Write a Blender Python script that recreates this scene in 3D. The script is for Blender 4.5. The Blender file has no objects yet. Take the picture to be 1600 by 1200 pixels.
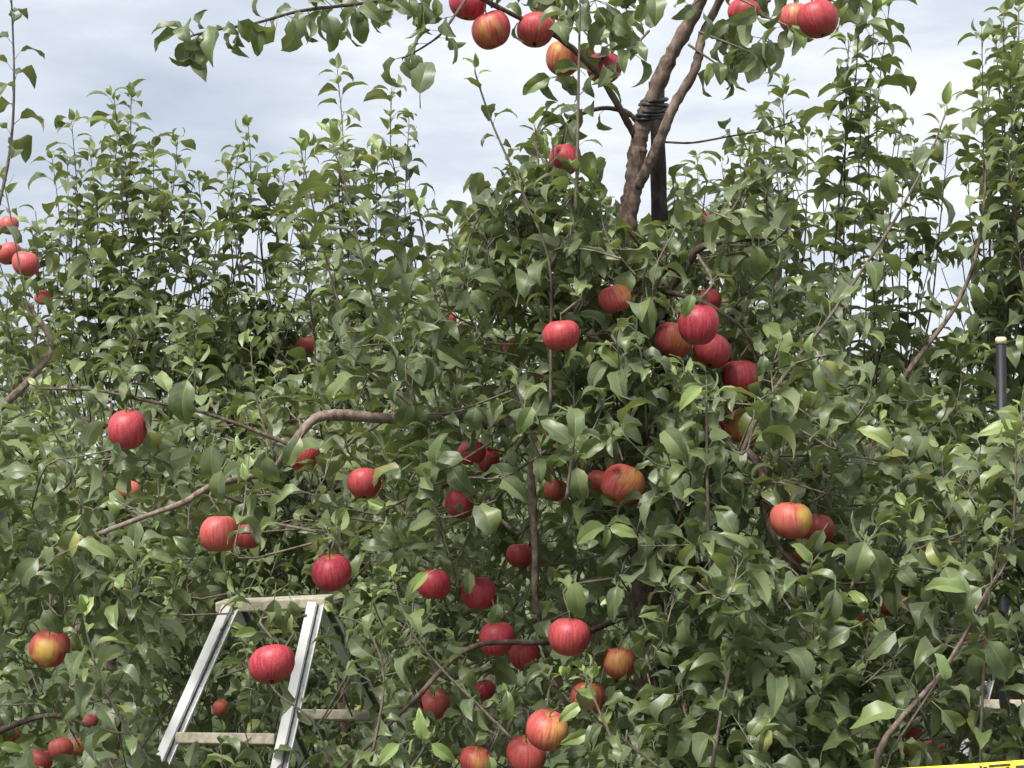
import bpy, math, random
import numpy as np
from mathutils import Vector, Matrix

# ------------------------------------------------------------------ camera, sky, sun, exposure
scene = bpy.context.scene
col = scene.collection
FPX = 2986.0                      # focal length in pixels of a 1600 px wide picture
CAM = np.array([0.0, 0.0, 1.6])
PITCH = math.atan(100.0 / FPX)
cam_data = bpy.data.cameras.new("camera")
cam_data.sensor_width = 36.0
cam_data.lens = 36.0 * FPX / 1600.0
cam_data.clip_start = 0.05
cam_data.clip_end = 1000.0
cam = bpy.data.objects.new("camera", cam_data)
cam.location = CAM
cam.rotation_euler = (math.radians(90) + PITCH, 0, 0)
col.objects.link(cam)
scene.camera = cam

SUN_EL, SUN_AZ = 56.0, -145.0     # azimuth measured from +Y towards +X: high on the left, behind thin cloud
world = bpy.data.worlds.new("World")
scene.world = world
world.use_nodes = True
wt = world.node_tree
wt.nodes.clear()
def wn(t, **kw):
    n = wt.nodes.new(t)
    for k, v in kw.items(): setattr(n, k, v)
    return n
w_out = wn('ShaderNodeOutputWorld'); w_bg = wn('ShaderNodeBackground')
w_sky = wn('ShaderNodeTexSky', sky_type='NISHITA', sun_disc=False)
w_sky.sun_elevation = math.radians(SUN_EL); w_sky.sun_rotation = math.radians(SUN_AZ)
w_tc = wn('ShaderNodeTexCoord')
w_map = wn('ShaderNodeMapping'); w_map.inputs['Scale'].default_value = (5.0, 5.0, 17.0)
w_map.inputs['Location'].default_value = (4.25, 6.47, 7.91)
w_n1 = wn('ShaderNodeTexNoise'); w_n1.inputs['Scale'].default_value = 1.0
w_n1.inputs['Detail'].default_value = 8.0; w_n1.inputs['Roughness'].default_value = 0.55
w_n1.inputs['Distortion'].default_value = 0.15
w_ramp = wn('ShaderNodeValToRGB')
cr = w_ramp.color_ramp
cr.elements[0].position = 0.27; cr.elements[0].color = (1.10, 1.24, 1.48, 1)
cr.elements[1].position = 0.64; cr.elements[1].color = (2.15, 2.21, 2.27, 1)
e = cr.elements.new(0.5); e.color = (1.58, 1.70, 1.89, 1)
w_mix = wn('ShaderNodeMix', data_type='RGBA'); w_mix.inputs[0].default_value = 0.97
L = wt.links.new
L(w_tc.outputs['Generated'], w_map.inputs['Vector']); L(w_map.outputs[0], w_n1.inputs['Vector'])
L(w_n1.outputs['Fac'], w_ramp.inputs['Fac'])
L(w_sky.outputs[0], w_mix.inputs[6]); L(w_ramp.outputs[0], w_mix.inputs[7])
L(w_mix.outputs[2], w_bg.inputs['Color']); w_bg.inputs['Strength'].default_value = 0.1
L(w_bg.outputs[0], w_out.inputs[0])

sun_data = bpy.data.lights.new("sun", 'SUN')
sun_data.energy = 1.5; sun_data.angle = math.radians(28); sun_data.color = (1.0, 0.96, 0.9)
sun = bpy.data.objects.new("sun", sun_data); col.objects.link(sun)
_el, _az = math.radians(SUN_EL), math.radians(SUN_AZ)
_sd = Vector((math.sin(_az) * math.cos(_el), math.cos(_az) * math.cos(_el), math.sin(_el)))
sun.rotation_euler = _sd.to_track_quat('Z', 'Y').to_euler()

vs = scene.view_settings
vs.view_transform = 'Standard'; vs.look = 'None'; vs.gamma = 1.0; vs.use_curve_mapping = False
vs.exposure = 2.2
scene.cycles.max_bounces = 5
scene.cycles.diffuse_bounces = 3
scene.cycles.glossy_bounces = 2
scene.cycles.transmission_bounces = 3
scene.cycles.transparent_max_bounces = 4
scene.cycles.use_adaptive_sampling = True
scene.cycles.adaptive_threshold = 0.03
scene.cycles.use_denoising = True

rng = np.random.default_rng(11)
random.seed(11)

# ------------------------------------------------------------------ geometry helpers
FW = np.array([0, math.cos(PITCH), math.sin(PITCH)])
UP = np.array([0, -math.sin(PITCH), math.cos(PITCH)])
RT = np.array([1.0, 0, 0])
ZUP = np.array([0, 0, 1.0])

def P(px, py, d):
    """a place in the orchard: d metres ahead of the camera, in the direction of photo pixel (px, py)"""
    return CAM + d * (FW + (px - 800) / FPX * RT - (py - 600) / FPX * UP)

def proj(p):
    v = np.asarray(p) - CAM
    d = v @ FW
    return 800 + FPX * (v @ RT) / d, 600 - FPX * (v @ UP) / d, d

def nrm(v):
    return v / (math.sqrt(v @ v) + 1e-12)

def cross(a, b):
    return np.array([a[1] * b[2] - a[2] * b[1], a[2] * b[0] - a[0] * b[2], a[0] * b[1] - a[1] * b[0]])

def smooth(pts, n=6):
    """Catmull-Rom through the points"""
    pts = [np.asarray(p, float) for p in pts]
    if len(pts) == 2:
        return [pts[0] + (pts[1] - pts[0]) * t for t in np.linspace(0, 1, n + 1)]
    ext = [2 * pts[0] - pts[1]] + pts + [2 * pts[-1] - pts[-2]]
    out = []
    for i in range(len(pts) - 1):
        p0, p1, p2, p3 = ext[i:i + 4]
        for t in np.linspace(0, 1, n, endpoint=False):
            out.append(0.5 * (2 * p1 + (p2 - p0) * t + (2 * p0 - 5 * p1 + 4 * p2 - p3) * t * t + (3 * p1 - p0 - 3 * p2 + p3) * t ** 3))
    out.append(pts[-1])
    return out

class MB:
    """collects vertices and faces; build() links them as one mesh object"""
    def __init__(s): s.v = []; s.f = []; s.n = 0
    def add(s, v, f):
        s.v.append(np.asarray(v, float).reshape(-1, 3)); s.f += [tuple(i + s.n for i in q) for q in f]; s.n += len(s.v[-1])
    def tube(s, pts, radii, sides=6, bump=0.0, cap=True):
        pts = [np.asarray(p, float) for p in pts]
        n = len(pts)
        t = [nrm(pts[min(i + 1, n - 1)] - pts[max(i - 1, 0)]) for i in range(n)]
        a = nrm(cross(t[0], [0.31, 0.87, 0.22]))
        V = []
        for i in range(n):
            a = nrm(a - t[i] * (a @ t[i])); b = cross(t[i], a)
            k = 1 + (rng.normal() * bump if bump else 0)
            for j in range(sides):
                th = 2 * math.pi * j / sides
                kk = k * (1 + (rng.normal() * bump * 0.6 if bump else 0))
                V.append(pts[i] + (a * math.cos(th) + b * math.sin(th)) * radii[i] * kk)
        F = []
        for i in range(n - 1):
            for j in range(sides):
                j2 = (j + 1) % sides
                F.append((i * sides + j, i * sides + j2, (i + 1) * sides + j2, (i + 1) * sides + j))
        if cap:
            F.append(tuple(range(sides))[::-1]); F.append(tuple((n - 1) * sides + j for j in range(sides)))
        s.add(V, F)
    def box(s, c, X, Y, Z):
        """c centre, X Y Z half-extent vectors"""
        c, X, Y, Z = map(np.asarray, (c, X, Y, Z))
        V = [c + sx * X + sy * Y + sz * Z for sz in (-1, 1) for sy in (-1, 1) for sx in (-1, 1)]
        s.add(V, [(0, 2, 3, 1), (4, 5, 7, 6), (0, 1, 5, 4), (2, 6, 7, 3), (0, 4, 6, 2), (1, 3, 7, 5)])
    def mesh(s, name, mat, smooth_shade=True, offset=None):
        m = bpy.data.meshes.new(name)
        V = np.concatenate(s.v)
        if offset is not None: V = V - np.asarray(offset)
        m.from_pydata(V.tolist(), [], s.f)
        if smooth_shade: m.polygons.foreach_set('use_smooth', [True] * len(m.polygons))
        m.materials.append(mat)
        m.update()
        return m

def link(name, mesh, parent=None, loc=None):
    o = bpy.data.objects.new(name, mesh)
    col.objects.link(o)
    if parent is not None: o.parent = parent
    if loc is not None: o.location = loc
    return o

def tag(o, label=None, cat=None, group=None, kind=None):
    if label: o['label'] = label
    if cat: o['category'] = cat
    if group: o['group'] = group
    if kind: o['kind'] = kind
    return o

def empty(name, loc):
    o = bpy.data.objects.new(name, None)
    o.empty_display_size = 0.05
    o.location = loc
    col.objects.link(o)
    return o

# ------------------------------------------------------------------ materials
def new_mat(name):
    m = bpy.data.materials.new(name); m.use_nodes = True
    nt = m.node_tree; nt.nodes.clear()
    return m, nt
class NT:
    def __init__(s, nt): s.nt = nt
    def n(s, t, **kw):
        x = s.nt.nodes.new(t)
        for k, v in kw.items(): setattr(x, k, v)
        return x
    def l(s, a, b): s.nt.links.new(a, b)
    def math(s, op, a, b=None, c=None, clamp=False):
        x = s.n('ShaderNodeMath', operation=op, use_clamp=clamp)
        for i, q in enumerate((a, b, c)):
            if q is None: continue
            if isinstance(q, (int, float)): x.inputs[i].default_value = q
            else: s.l(q, x.inputs[i])
        return x.outputs[0]
    def mix(s, fac, a, b, blend='MIX'):
        x = s.n('ShaderNodeMix', data_type='RGBA', blend_type=blend)
        for i, q in ((0, fac), (6, a), (7, b)):
            if isinstance(q, (int, float)): x.inputs[i].default_value = q
            elif isinstance(q, tuple): x.inputs[i].default_value = q + (1,) if len(q) == 3 else q
            else: s.l(q, x.inputs[i])
        return x.outputs[2]
    def ramp(s, fac, stops, interp='LINEAR'):
        x = s.n('ShaderNodeValToRGB'); r = x.color_ramp; r.interpolation = interp
        while len(r.elements) < len(stops): r.elements.new(0.5)
        for e_, (p, c) in zip(r.elements, stops):
            e_.position = p; e_.color = tuple(c) + (1,) if len(c) == 3 else c
        s.l(fac, x.inputs[0])
        return x.outputs[0]
    def rng(s, v, a, b, c=0.0, d=1.0):
        x = s.n('ShaderNodeMapRange', interpolation_type='SMOOTHSTEP')
        s.l(v, x.inputs[0])
        for i, q in enumerate((a, b, c, d)): x.inputs[1 + i].default_value = q
        return x.outputs[0]

def leaf_material():
    m, nt = new_mat('apple_leaf'); k = NT(nt)
    out = k.n('ShaderNodeOutputMaterial')
    uv = k.n('ShaderNodeUVMap', uv_map='leaf'); sep = k.n('ShaderNodeSeparateXYZ'); k.l(uv.outputs[0], sep.inputs[0])
    u = k.math('ABSOLUTE', k.math('MULTIPLY_ADD', sep.outputs[0], 2.0, -1.0)); v = sep.outputs[1]
    geo = k.n('ShaderNodeNewGeometry'); oi = k.n('ShaderNodeObjectInfo')
    r1 = k.math('FRACT', k.math('MULTIPLY_ADD', geo.outputs['Random Per Island'], 7.13, oi.outputs['Random']))
    r2 = k.math('FRACT', k.math('MULTIPLY', r1, 17.37))
    base = k.ramp(r1, [(0.0, (0.036, 0.064, 0.024)), (0.30, (0.066, 0.106, 0.036)), (0.62, (0.094, 0.138, 0.044)),
                       (0.86, (0.140, 0.186, 0.052)), (0.975, (0.20, 0.24, 0.055)), (0.998, (0.36, 0.34, 0.07))])
    # bloom on some of the older leaves, paled to paint in a silvery sheen
    base = k.mix(k.math('MULTIPLY', r2, 0.62), base, (0.118, 0.152, 0.102))
    tc = k.n('ShaderNodeTexCoord')
    no = k.n('ShaderNodeTexNoise'); no.inputs['Scale'].default_value = 4.5; no.inputs['Detail'].default_value = 2
    cmb = k.n('ShaderNodeCombineXYZ'); k.l(sep.outputs[0], cmb.inputs[0]); k.l(v, cmb.inputs[1]); k.l(k.math('MULTIPLY', r1, 50.0), cmb.inputs[2])
    k.l(cmb.outputs[0], no.inputs['Vector'])
    base = k.mix(k.rng(no.outputs['Fac'], 0.35, 0.70, 0.0, 0.5), base, (0.17, 0.20, 0.06))
    yo = k.n('ShaderNodeAttribute', attribute_name='young')
    base = k.mix(k.math('MULTIPLY', yo.outputs['Fac'], 0.85), base, (0.25, 0.345, 0.095))
    # brown spots and scorched margin here and there
    spots = k.math('MULTIPLY', k.rng(no.outputs['Fac'], 0.70, 0.74), k.rng(r2, 0.45, 0.7))
    base = k.mix(k.math('MULTIPLY', spots, 0.8), base, (0.11, 0.065, 0.025))
    # veins
    mid = k.rng(u, 0.10, 0.02)
    fr = k.math('FRACT', k.math('MULTIPLY', k.math('MULTIPLY_ADD', u, -0.22, v), 8.5))
    tri = k.math('ABSOLUTE', k.math('SUBTRACT', fr, 0.5))
    vein = k.math('MULTIPLY', k.rng(tri, 0.10, 0.02), 0.35)
    vm = k.math('MAXIMUM', k.math('MULTIPLY', mid, 0.75), vein)
    pet = k.math('LESS_THAN', v, -0.01)
    vm = k.math('MAXIMUM', vm, pet)
    top = k.mix(k.math('MULTIPLY', vm, 0.8), base, (0.22, 0.26, 0.10))
    under = k.mix(0.45, base, (0.17, 0.19, 0.10))
    under = k.mix(k.math('MULTIPLY', vm, 0.6), under, (0.24, 0.27, 0.16))
    colr = k.mix(geo.outputs['Backfacing'], top, under)
    bs = k.n('ShaderNodeBsdfPrincipled')
    k.l(colr, bs.inputs['Base Color'])
    k.l(k.math('MULTIPLY_ADD', geo.outputs['Backfacing'], 0.30, 0.40), bs.inputs['Roughness'])
    bs.inputs['Specular IOR Level'].default_value = 0.55
    bs.inputs['Sheen Weight'].default_value = 0.15; bs.inputs['Sheen Roughness'].default_value = 0.6
    trn = k.n('ShaderNodeBsdfTranslucent')
    k.l(k.mix(0.5, base, (0.32, 0.36, 0.06)), trn.inputs['Color'])
    mx = k.n('ShaderNodeMixShader'); mx.inputs[0].default_value = 0.28
    k.l(bs.outputs[0], mx.inputs[1]); k.l(trn.outputs[0], mx.inputs[2])
    k.l(mx.outputs[0], out.inputs[0])
    return m

def bark_material(name, c0, c1, c2, scale=60.0, rough=0.85, bump=0.5):
    m, nt = new_mat(name); k = NT(nt)
    out = k.n('ShaderNodeOutputMaterial'); bs = k.n('ShaderNodeBsdfPrincipled')
    geo = k.n('ShaderNodeNewGeometry')
    mp = k.n('ShaderNodeMapping'); mp.inputs['Scale'].default_value = (1, 1, 0.55); k.l(geo.outputs['Position'], mp.inputs[0])
    n1 = k.n('ShaderNodeTexNoise'); n1.inputs['Scale'].default_value = scale; n1.inputs['Detail'].default_value = 6; n1.inputs['Roughness'].default_value = 0.62
    k.l(mp.outputs[0], n1.inputs['Vector'])
    n2 = k.n('ShaderNodeTexNoise'); n2.inputs['Scale'].default_value = scale * 0.22; n2.inputs['Detail'].default_value = 3
    k.l(mp.outputs[0], n2.inputs['Vector'])
    c = k.ramp(n1.outputs['Fac'], [(0.3, c0), (0.52, c1), (0.72, c2)])
    c = k.mix(k.rng(n2.outputs['Fac'], 0.45, 0.7, 0, 0.5), c, tuple(0.5 * (a + b) * 1.15 for a, b in zip(c1, c2)))
    k.l(c, bs.inputs['Base Color']); bs.inputs['Roughness'].default_value = rough
    bs.inputs['Specular IOR Level'].default_value = 0.25
    b = k.n('ShaderNodeBump'); b.inputs['Strength'].default_value = bump; b.inputs['Distance'].default_value = 0.004
    k.l(n1.outputs['Fac'], b.inputs['Height']); k.l(b.outputs[0], bs.inputs['Normal'])
    k.l(bs.outputs[0], out.inputs[0])
    return m

def apple_material():
    m, nt = new_mat('apple_skin'); k = NT(nt)
    out = k.n('ShaderNodeOutputMaterial'); bs = k.n('ShaderNodeBsdfPrincipled')
    tc = k.n('ShaderNodeTexCoord'); oi = k.n('ShaderNodeObjectInfo')
    sepc = k.n('ShaderNodeSeparateColor'); k.l(oi.outputs['Color'], sepc.inputs[0])
    sx = k.n('ShaderNodeSeparateXYZ'); k.l(tc.outputs['Object'], sx.inputs[0])
    x, y, z = sx.outputs
    rad = k.math('SQRT', k.math('ADD', k.math('ADD', k.math('MULTIPLY', x, x), k.math('MULTIPLY', y, y)), 0.0004))
    cx, cy = k.math('DIVIDE', x, rad), k.math('DIVIDE', y, rad)
    v1 = k.n('ShaderNodeCombineXYZ'); k.l(cx, v1.inputs[0]); k.l(cy, v1.inputs[1]); k.l(k.math('MULTIPLY_ADD', z, 0.22, k.math('MULTIPLY', oi.outputs['Random'], 9.0)), v1.inputs[2])
    st = k.n('ShaderNodeTexNoise'); st.inputs['Scale'].default_value = 9.0; st.inputs['Detail'].default_value = 5; st.inputs['Roughness'].default_value = 0.65
    k.l(v1.outputs[0], st.inputs['Vector'])
    ob = k.n('ShaderNodeVectorMath', operation='ADD'); k.l(tc.outputs['Object'], ob.inputs[0])
    off = k.n('ShaderNodeCombineXYZ'); k.l(k.math('MULTIPLY', oi.outputs['Random'], 13.0), off.inputs[0]); k.l(off.outputs[0], ob.inputs[1])
    n2 = k.n('ShaderNodeTexNoise'); n2.inputs['Scale'].default_value = 3.0; n2.inputs['Detail'].default_value = 5; k.l(ob.outputs[0], n2.inputs['Vector'])
    n3 = k.n('ShaderNodeTexNoise'); n3.inputs['Scale'].default_value = 26.0; n3.inputs['Detail'].default_value = 3; k.l(ob.outputs[0], n3.inputs['Vector'])
    red = k.mix(k.rng(st.outputs['Fac'], 0.36, 0.66), (0.29, 0.010, 0.034), (0.47, 0.052, 0.075))
    red = k.mix(k.math('MULTIPLY', k.rng(n2.outputs['Fac'], 0.4, 0.7), 0.4), red, (0.43, 0.050, 0.066))
    orange = k.mix(k.rng(st.outputs['Fac'], 0.36, 0.62), (0.52, 0.095, 0.080), (0.60, 0.19, 0.12))
    c = k.mix(sepc.outputs[0], red, orange)
    # yellow patch about local -Y
    d = k.math('ADD', k.math('MULTIPLY', y, -1.9), k.math('MULTIPLY', z, 0.35))
    d = k.math('ADD', d, k.math('MULTIPLY_ADD', n2.outputs['Fac'], 1.5, -0.75))
    d = k.math('ADD', d, k.math('MULTIPLY_ADD', st.outputs['Fac'], 1.3, -0.65))
    patch = k.math('MULTIPLY', k.rng(d, 0.35, 1.35), sepc.outputs[2])
    c = k.mix(patch, c, (0.62, 0.42, 0.085))
    # greenish-yellow about the stalk, dull green about the calyx
    cav = k.math('MULTIPLY', k.rng(rad, 0.20, 0.05), k.math('GREATER_THAN', z, 0.0))
    c = k.mix(k.math('MULTIPLY', cav, 0.8), c, (0.40, 0.30, 0.07))
    bot = k.math('MULTIPLY', k.rng(k.math('ADD', z, k.math('MULTIPLY_ADD', st.outputs['Fac'], 0.16, -0.08)), -0.34, -0.47), 0.55)
    c = k.mix(bot, c, (0.30, 0.17, 0.04))
    vo = k.n('ShaderNodeTexVoronoi'); vo.inputs['Scale'].default_value = 15.0; k.l(ob.outputs[0], vo.inputs['Vector'])
    c = k.mix(k.math('MULTIPLY', k.rng(vo.outputs['Distance'], 0.13, 0.05), 0.6), c, (0.62, 0.33, 0.20))
    c = k.mix(k.rng(n3.outputs['Fac'], 0.4, 0.75, 0.0, 0.22), c, (0.55, 0.22, 0.19))
    k.l(c, bs.inputs['Base Color'])
    k.l(k.math('MULTIPLY_ADD', n3.outputs['Fac'], 0.25, 0.34), bs.inputs['Roughness'])
    bs.inputs['Specular IOR Level'].default_value = 0.38
    bs.inputs['Subsurface Weight'].default_value = 0.0
    b = k.n('ShaderNodeBump'); b.inputs['Strength'].default_value = 0.06; b.inputs['Distance'].default_value = 0.01
    k.l(n2.outputs['Fac'], b.inputs['Height']); k.l(b.outputs[0], bs.inputs['Normal'])
    k.l(bs.outputs[0], out.inputs[0])
    return m

def plain_material(name, c, rough=0.5, metal=0.0, noise=0.0, scale=40.0, c2=None, spec=0.4):
    m, nt = new_mat(name); k = NT(nt)
    out = k.n('ShaderNodeOutputMaterial'); bs = k.n('ShaderNodeBsdfPrincipled')
    geo = k.n('ShaderNodeNewGeometry')
    no = k.n('ShaderNodeTexNoise'); no.inputs['Scale'].default_value = scale; no.inputs['Detail'].default_value = 6; no.inputs['Roughness'].default_value = 0.65
    k.l(geo.outputs['Position'], no.inputs['Vector'])
    cc = k.mix(k.rng(no.outputs['Fac'], 0.38, 0.68, 0.0, noise), c, c2 or tuple(q * 0.4 for q in c))
    k.l(cc, bs.inputs['Base Color'])
    k.l(k.math('MULTIPLY_ADD', no.outputs['Fac'], 0.25, rough - 0.12), bs.inputs['Roughness'])
    bs.inputs['Metallic'].default_value = metal; bs.inputs['Specular IOR Level'].default_value = spec
    k.l(bs.outputs[0], out.inputs[0])
    return m

M_LEAF = leaf_material()
M_BARK = bark_material('smooth_bark', (0.055, 0.038, 0.031), (0.20, 0.145, 0.118), (0.37, 0.30, 0.255), 80, bump=0.9)
M_TRUNK = bark_material('trunk_bark', (0.035, 0.024, 0.020), (0.135, 0.095, 0.076), (0.29, 0.225, 0.19), 80, bump=0.9)
M_TWIG = bark_material('twig_bark', (0.035, 0.024, 0.020), (0.085, 0.060, 0.048), (0.17, 0.135, 0.11), 90, bump=0.3)
M_SHOOT = bark_material('young_shoot_bark', (0.075, 0.055, 0.045), (0.15, 0.12, 0.095), (0.24, 0.21, 0.165), 120, bump=0.2)
M_STAKE = bark_material('weathered_stake_wood', (0.012, 0.009, 0.010), (0.038, 0.028, 0.028), (0.10, 0.078, 0.072), 48, bump=0.8)
M_APPLE = apple_material()
M_STALK = plain_material('apple_stalk', (0.16, 0.12, 0.05), 0.7, noise=0.6, scale=200)
M_CALYX = plain_material('dry_calyx', (0.05, 0.035, 0.02), 0.9, noise=0.6, scale=200)
M_ALU = plain_material('pale_aluminium', (0.80, 0.80, 0.80), 0.36, 0.0, 0.10, 25, (0.5, 0.49, 0.46))  # pale tone of the rail face and lip
M_ALUDARK = plain_material('dark_aluminium_channel', (0.30, 0.30, 0.31), 0.38, 0.55, 0.5, 60, (0.10, 0.095, 0.09))  # darker grey tone of the channel beside the rail face
M_RUNG = plain_material('worn_rung', (0.60, 0.54, 0.43), 0.62, 0.0, 0.55, 70, (0.22, 0.17, 0.12))
M_BLACK = plain_material('black_rubber', (0.016, 0.015, 0.020), 0.45, 0.0, 0.5, 80, (0.05, 0.045, 0.05))
M_PIPE = plain_material('black_pipe', (0.012, 0.012, 0.016), 0.5, 0.0, 0.3, 40, (0.03, 0.03, 0.035))
M_CREAM = plain_material('cream_plastic', (0.72, 0.64, 0.42), 0.5, 0.0, 0.3, 60, (0.5, 0.42, 0.26))
M_TAPE = plain_material('yellow_tape', (0.80, 0.62, 0.03), 0.42, 0.0, 0.35, 30, (0.70, 0.60, 0.20))
M_INK = plain_material('black_print', (0.045, 0.04, 0.04), 0.5, 0.0, 0.6, 220, (0.16, 0.14, 0.06))

def grass_material():
    m, nt = new_mat('orchard_grass'); k = NT(nt)
    out = k.n('ShaderNodeOutputMaterial'); bs = k.n('ShaderNodeBsdfPrincipled')
    geo = k.n('ShaderNodeNewGeometry')
    a = k.n('ShaderNodeTexNoise'); a.inputs['Scale'].default_value = 9; a.inputs['Detail'].default_value = 8; a.inputs['Roughness'].default_value = 0.7
    b = k.n('ShaderNodeTexNoise'); b.inputs['Scale'].default_value = 0.7; b.inputs['Detail'].default_value = 3
    k.l(geo.outputs['Position'], a.inputs['Vector']); k.l(geo.outputs['Position'], b.inputs['Vector'])
    c = k.ramp(a.outputs['Fac'], [(0.3, (0.018, 0.035, 0.010)), (0.55, (0.055, 0.095, 0.024)), (0.75, (0.12, 0.15, 0.045))])
    c = k.mix(k.rng(b.outputs['Fac'], 0.4, 0.7, 0, 0.5), c, (0.11, 0.10, 0.05))
    k.l(c, bs.inputs['Base Color']); bs.inputs['Roughness'].default_value = 0.9
    bp = k.n('ShaderNodeBump'); bp.inputs['Distance'].default_value = 0.05; k.l(a.outputs['Fac'], bp.inputs['Height']); k.l(bp.outputs[0], bs.inputs['Normal'])
    k.l(bs.outputs[0], out.inputs[0])
    return m
M_GRASS = grass_material()

# ------------------------------------------------------------------ ground
def build_ground():
    n = 60
    xs = np.concatenate([np.linspace(-150, -14, 8), np.linspace(-12, 12, n - 16), np.linspace(14, 150, 8)])
    ys = np.concatenate([np.linspace(-60, -6, 8), np.linspace(-4, 26, n - 16), np.linspace(30, 250, 8)])
    V = [(x, y, 0.03 * math.sin(x * 1.7 + 0.6 * y) + 0.025 * math.sin(y * 2.1 - x)) for y in ys for x in xs]
    F = [(j * n + i, j * n + i + 1, (j + 1) * n + i + 1, (j + 1) * n + i) for j in range(n - 1) for i in range(n - 1)]
    b = MB(); b.add(V, F)
    tag(link('ground', b.mesh('ground', M_GRASS)), kind='structure')
build_ground()

# ------------------------------------------------------------------ leaves
def leaf_shape(rows, halfcols, arch0, arch1, fold, wave, wk, twist, width, pet, side, young, g):
    """blade of length 1 along +Y, upper face +Z, with its stalk from the origin"""
    us = np.linspace(-1, 1, 2 * halfcols + 1)
    verts, uvs, faces = [], [], []
    # stalk
    pa = arch0 + 0.45
    p0 = np.zeros(3); p1 = np.array([0, pet * math.cos(pa), pet * math.sin(pa)])
    pr = 0.013
    for p, r in ((p0, pr * 1.3), (p1, pr)):
        for j in range(3):
            th = 2 * math.pi * j / 3 + 0.5
            verts.append(p + np.array([math.cos(th) * r, 0, math.sin(th) * r])); uvs.append((0.5, -0.1))
    for j in range(3):
        faces.append((j, (j + 1) % 3, 3 + (j + 1) % 3, 3 + j))
    # blade
    c = p1.copy(); ph = g.uniform(0, 6.28, 2); ang = arch0
    base_i = len(verts)
    verts.append(c.copy()); uvs.append((0.5, 0.0)); faces.append((3, 4, base_i))
    prev = None
    for i in range(1, rows + 1):
        s = i / rows
        ds = 1.0 / rows
        ang = arch0 + (arch1 - arch0) * (s - ds * 0.5) ** 1.15
        c = c + ds * np.array([0, math.cos(ang), math.sin(ang)]) + np.array([side * ds * (s - 0.2), 0, 0])
        if i == rows:
            verts.append(c.copy()); uvs.append((0.5, 1.0)); tip = len(verts) - 1
            for j in range(len(us) - 1): faces.append((prev + j, prev + j + 1, tip))
            break
        w = 0.5 * width * (math.sin(math.pi * s ** 0.78) ** 0.85) * (1.08 - 0.22 * s)
        N = np.array([0, -math.sin(ang), math.cos(ang)])
        tw = twist * (s - 0.2)
        row = len(verts)
        for u in us:
            wv = wave * math.sin(6.28 * wk * s + (ph[0] if u > 0 else ph[1])) * u * u
            rag = 1 + 0.10 * math.sin(23 * s + 5 * ph[0] + (2 if u > 0 else 0)) * abs(u)
            lx = u * w * math.cos(fold) * rag
            lz = abs(u) * w * math.sin(fold) + wv * w - (0.25 * w * fold * u * u) + (g.normal() * 0.016 if rows > 5 and u != 0 else 0)
            x = lx * math.cos(tw) - lz * math.sin(tw); z = lx * math.sin(tw) + lz * math.cos(tw)
            verts.append(c + np.array([x, 0, 0]) + N * z); uvs.append((u * 0.5 + 0.5, s))
        if prev is None:
            for j in range(len(us) - 1): faces.append((base_i, row + j + 1, row + j))
        else:
            for j in range(len(us) - 1): faces.append((prev + j, prev + j + 1, row + j + 1, row + j))
        prev = row
    # upper face must look along +Z
    return np.array(verts), faces, np.array(uvs), young

def make_variants(rows, halfcols, seed):
    g = np.random.default_rng(seed); res = []
    hi = rows > 5
    for i in range(24):
        res.append(leaf_shape(rows, halfcols, g.uniform(0.15, 0.6), g.uniform(-2.0, -0.9), g.uniform(0.18, 0.8) if hi else g.uniform(0.05, 0.5), g.uniform(0.08, 0.42) if hi else 0.12,
                              g.uniform(1.0, 2.2), g.normal() * 0.55, g.uniform(0.46, 0.62), g.uniform(0.26, 0.42), g.normal() * 0.16, 0.0, g))
    for i in range(5):   # young leaves near the shoot tips: narrower, more folded
        res.append(leaf_shape(rows, halfcols, g.uniform(0.1, 0.5), g.uniform(-1.2, -0.3), g.uniform(0.3, 0.7), g.uniform(0.05, 0.2),
                              g.uniform(0.8, 1.5), g.normal() * 0.3, g.uniform(0.42, 0.56), g.uniform(0.2, 0.32), g.normal() * 0.1, 1.0, g))
    for i in range(4):   # half-grown
        res.append(leaf_shape(rows, halfcols, g.uniform(0.15, 0.5), g.uniform(-1.6, -0.6), g.uniform(0.2, 0.6), g.uniform(0.05, 0.25),
                              g.uniform(1.0, 1.8), g.normal() * 0.4, g.uniform(0.46, 0.6), g.uniform(0.25, 0.38), g.normal() * 0.1, 0.5, g))
    return res
N_OLD, N_YOUNG, N_HALF = 24, 5, 4
VAR = {'near': make_variants(7, 2, 3), 'mid': make_variants(5, 1, 4), 'far': make_variants(3, 1, 5)}

def mesh_from_arrays(name, V, F, UV, young, mat):
    m = bpy.data.meshes.new(name)
    m.from_pydata(V.tolist(), [], F)
    finish_leaf_mesh(m, UV, young, mat)
    return m

def finish_leaf_mesh(m, UV, young, mat):
    m.polygons.foreach_set('use_smooth', np.ones(len(m.polygons), dtype=bool))
    ul = m.uv_layers.new(name='leaf')
    vi = np.empty(len(m.loops), dtype=np.int32); m.loops.foreach_get('vertex_index', vi)
    ul.data.foreach_set('uv', UV[vi].astype(np.float32).ravel())
    ed = np.empty(len(m.edges) * 2, dtype=np.int32); m.edges.foreach_get('vertices', ed); ed = ed.reshape(-1, 2)
    rib = (UV[ed[:, 0], 0] == 0.5) & (UV[ed[:, 1], 0] == 0.5) & (UV[ed[:, 0], 1] >= 0) & (UV[ed[:, 1], 1] >= 0)
    sh = m.attributes.new('sharp_edge', 'BOOLEAN', 'EDGE'); sh.data.foreach_set('value', rib)      # the crease along the midrib
    a = m.attributes.new('young', 'FLOAT', 'POINT'); a.data.foreach_set('value', np.asarray(young, dtype=np.float32))
    m.materials.append(mat); m.update()

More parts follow.
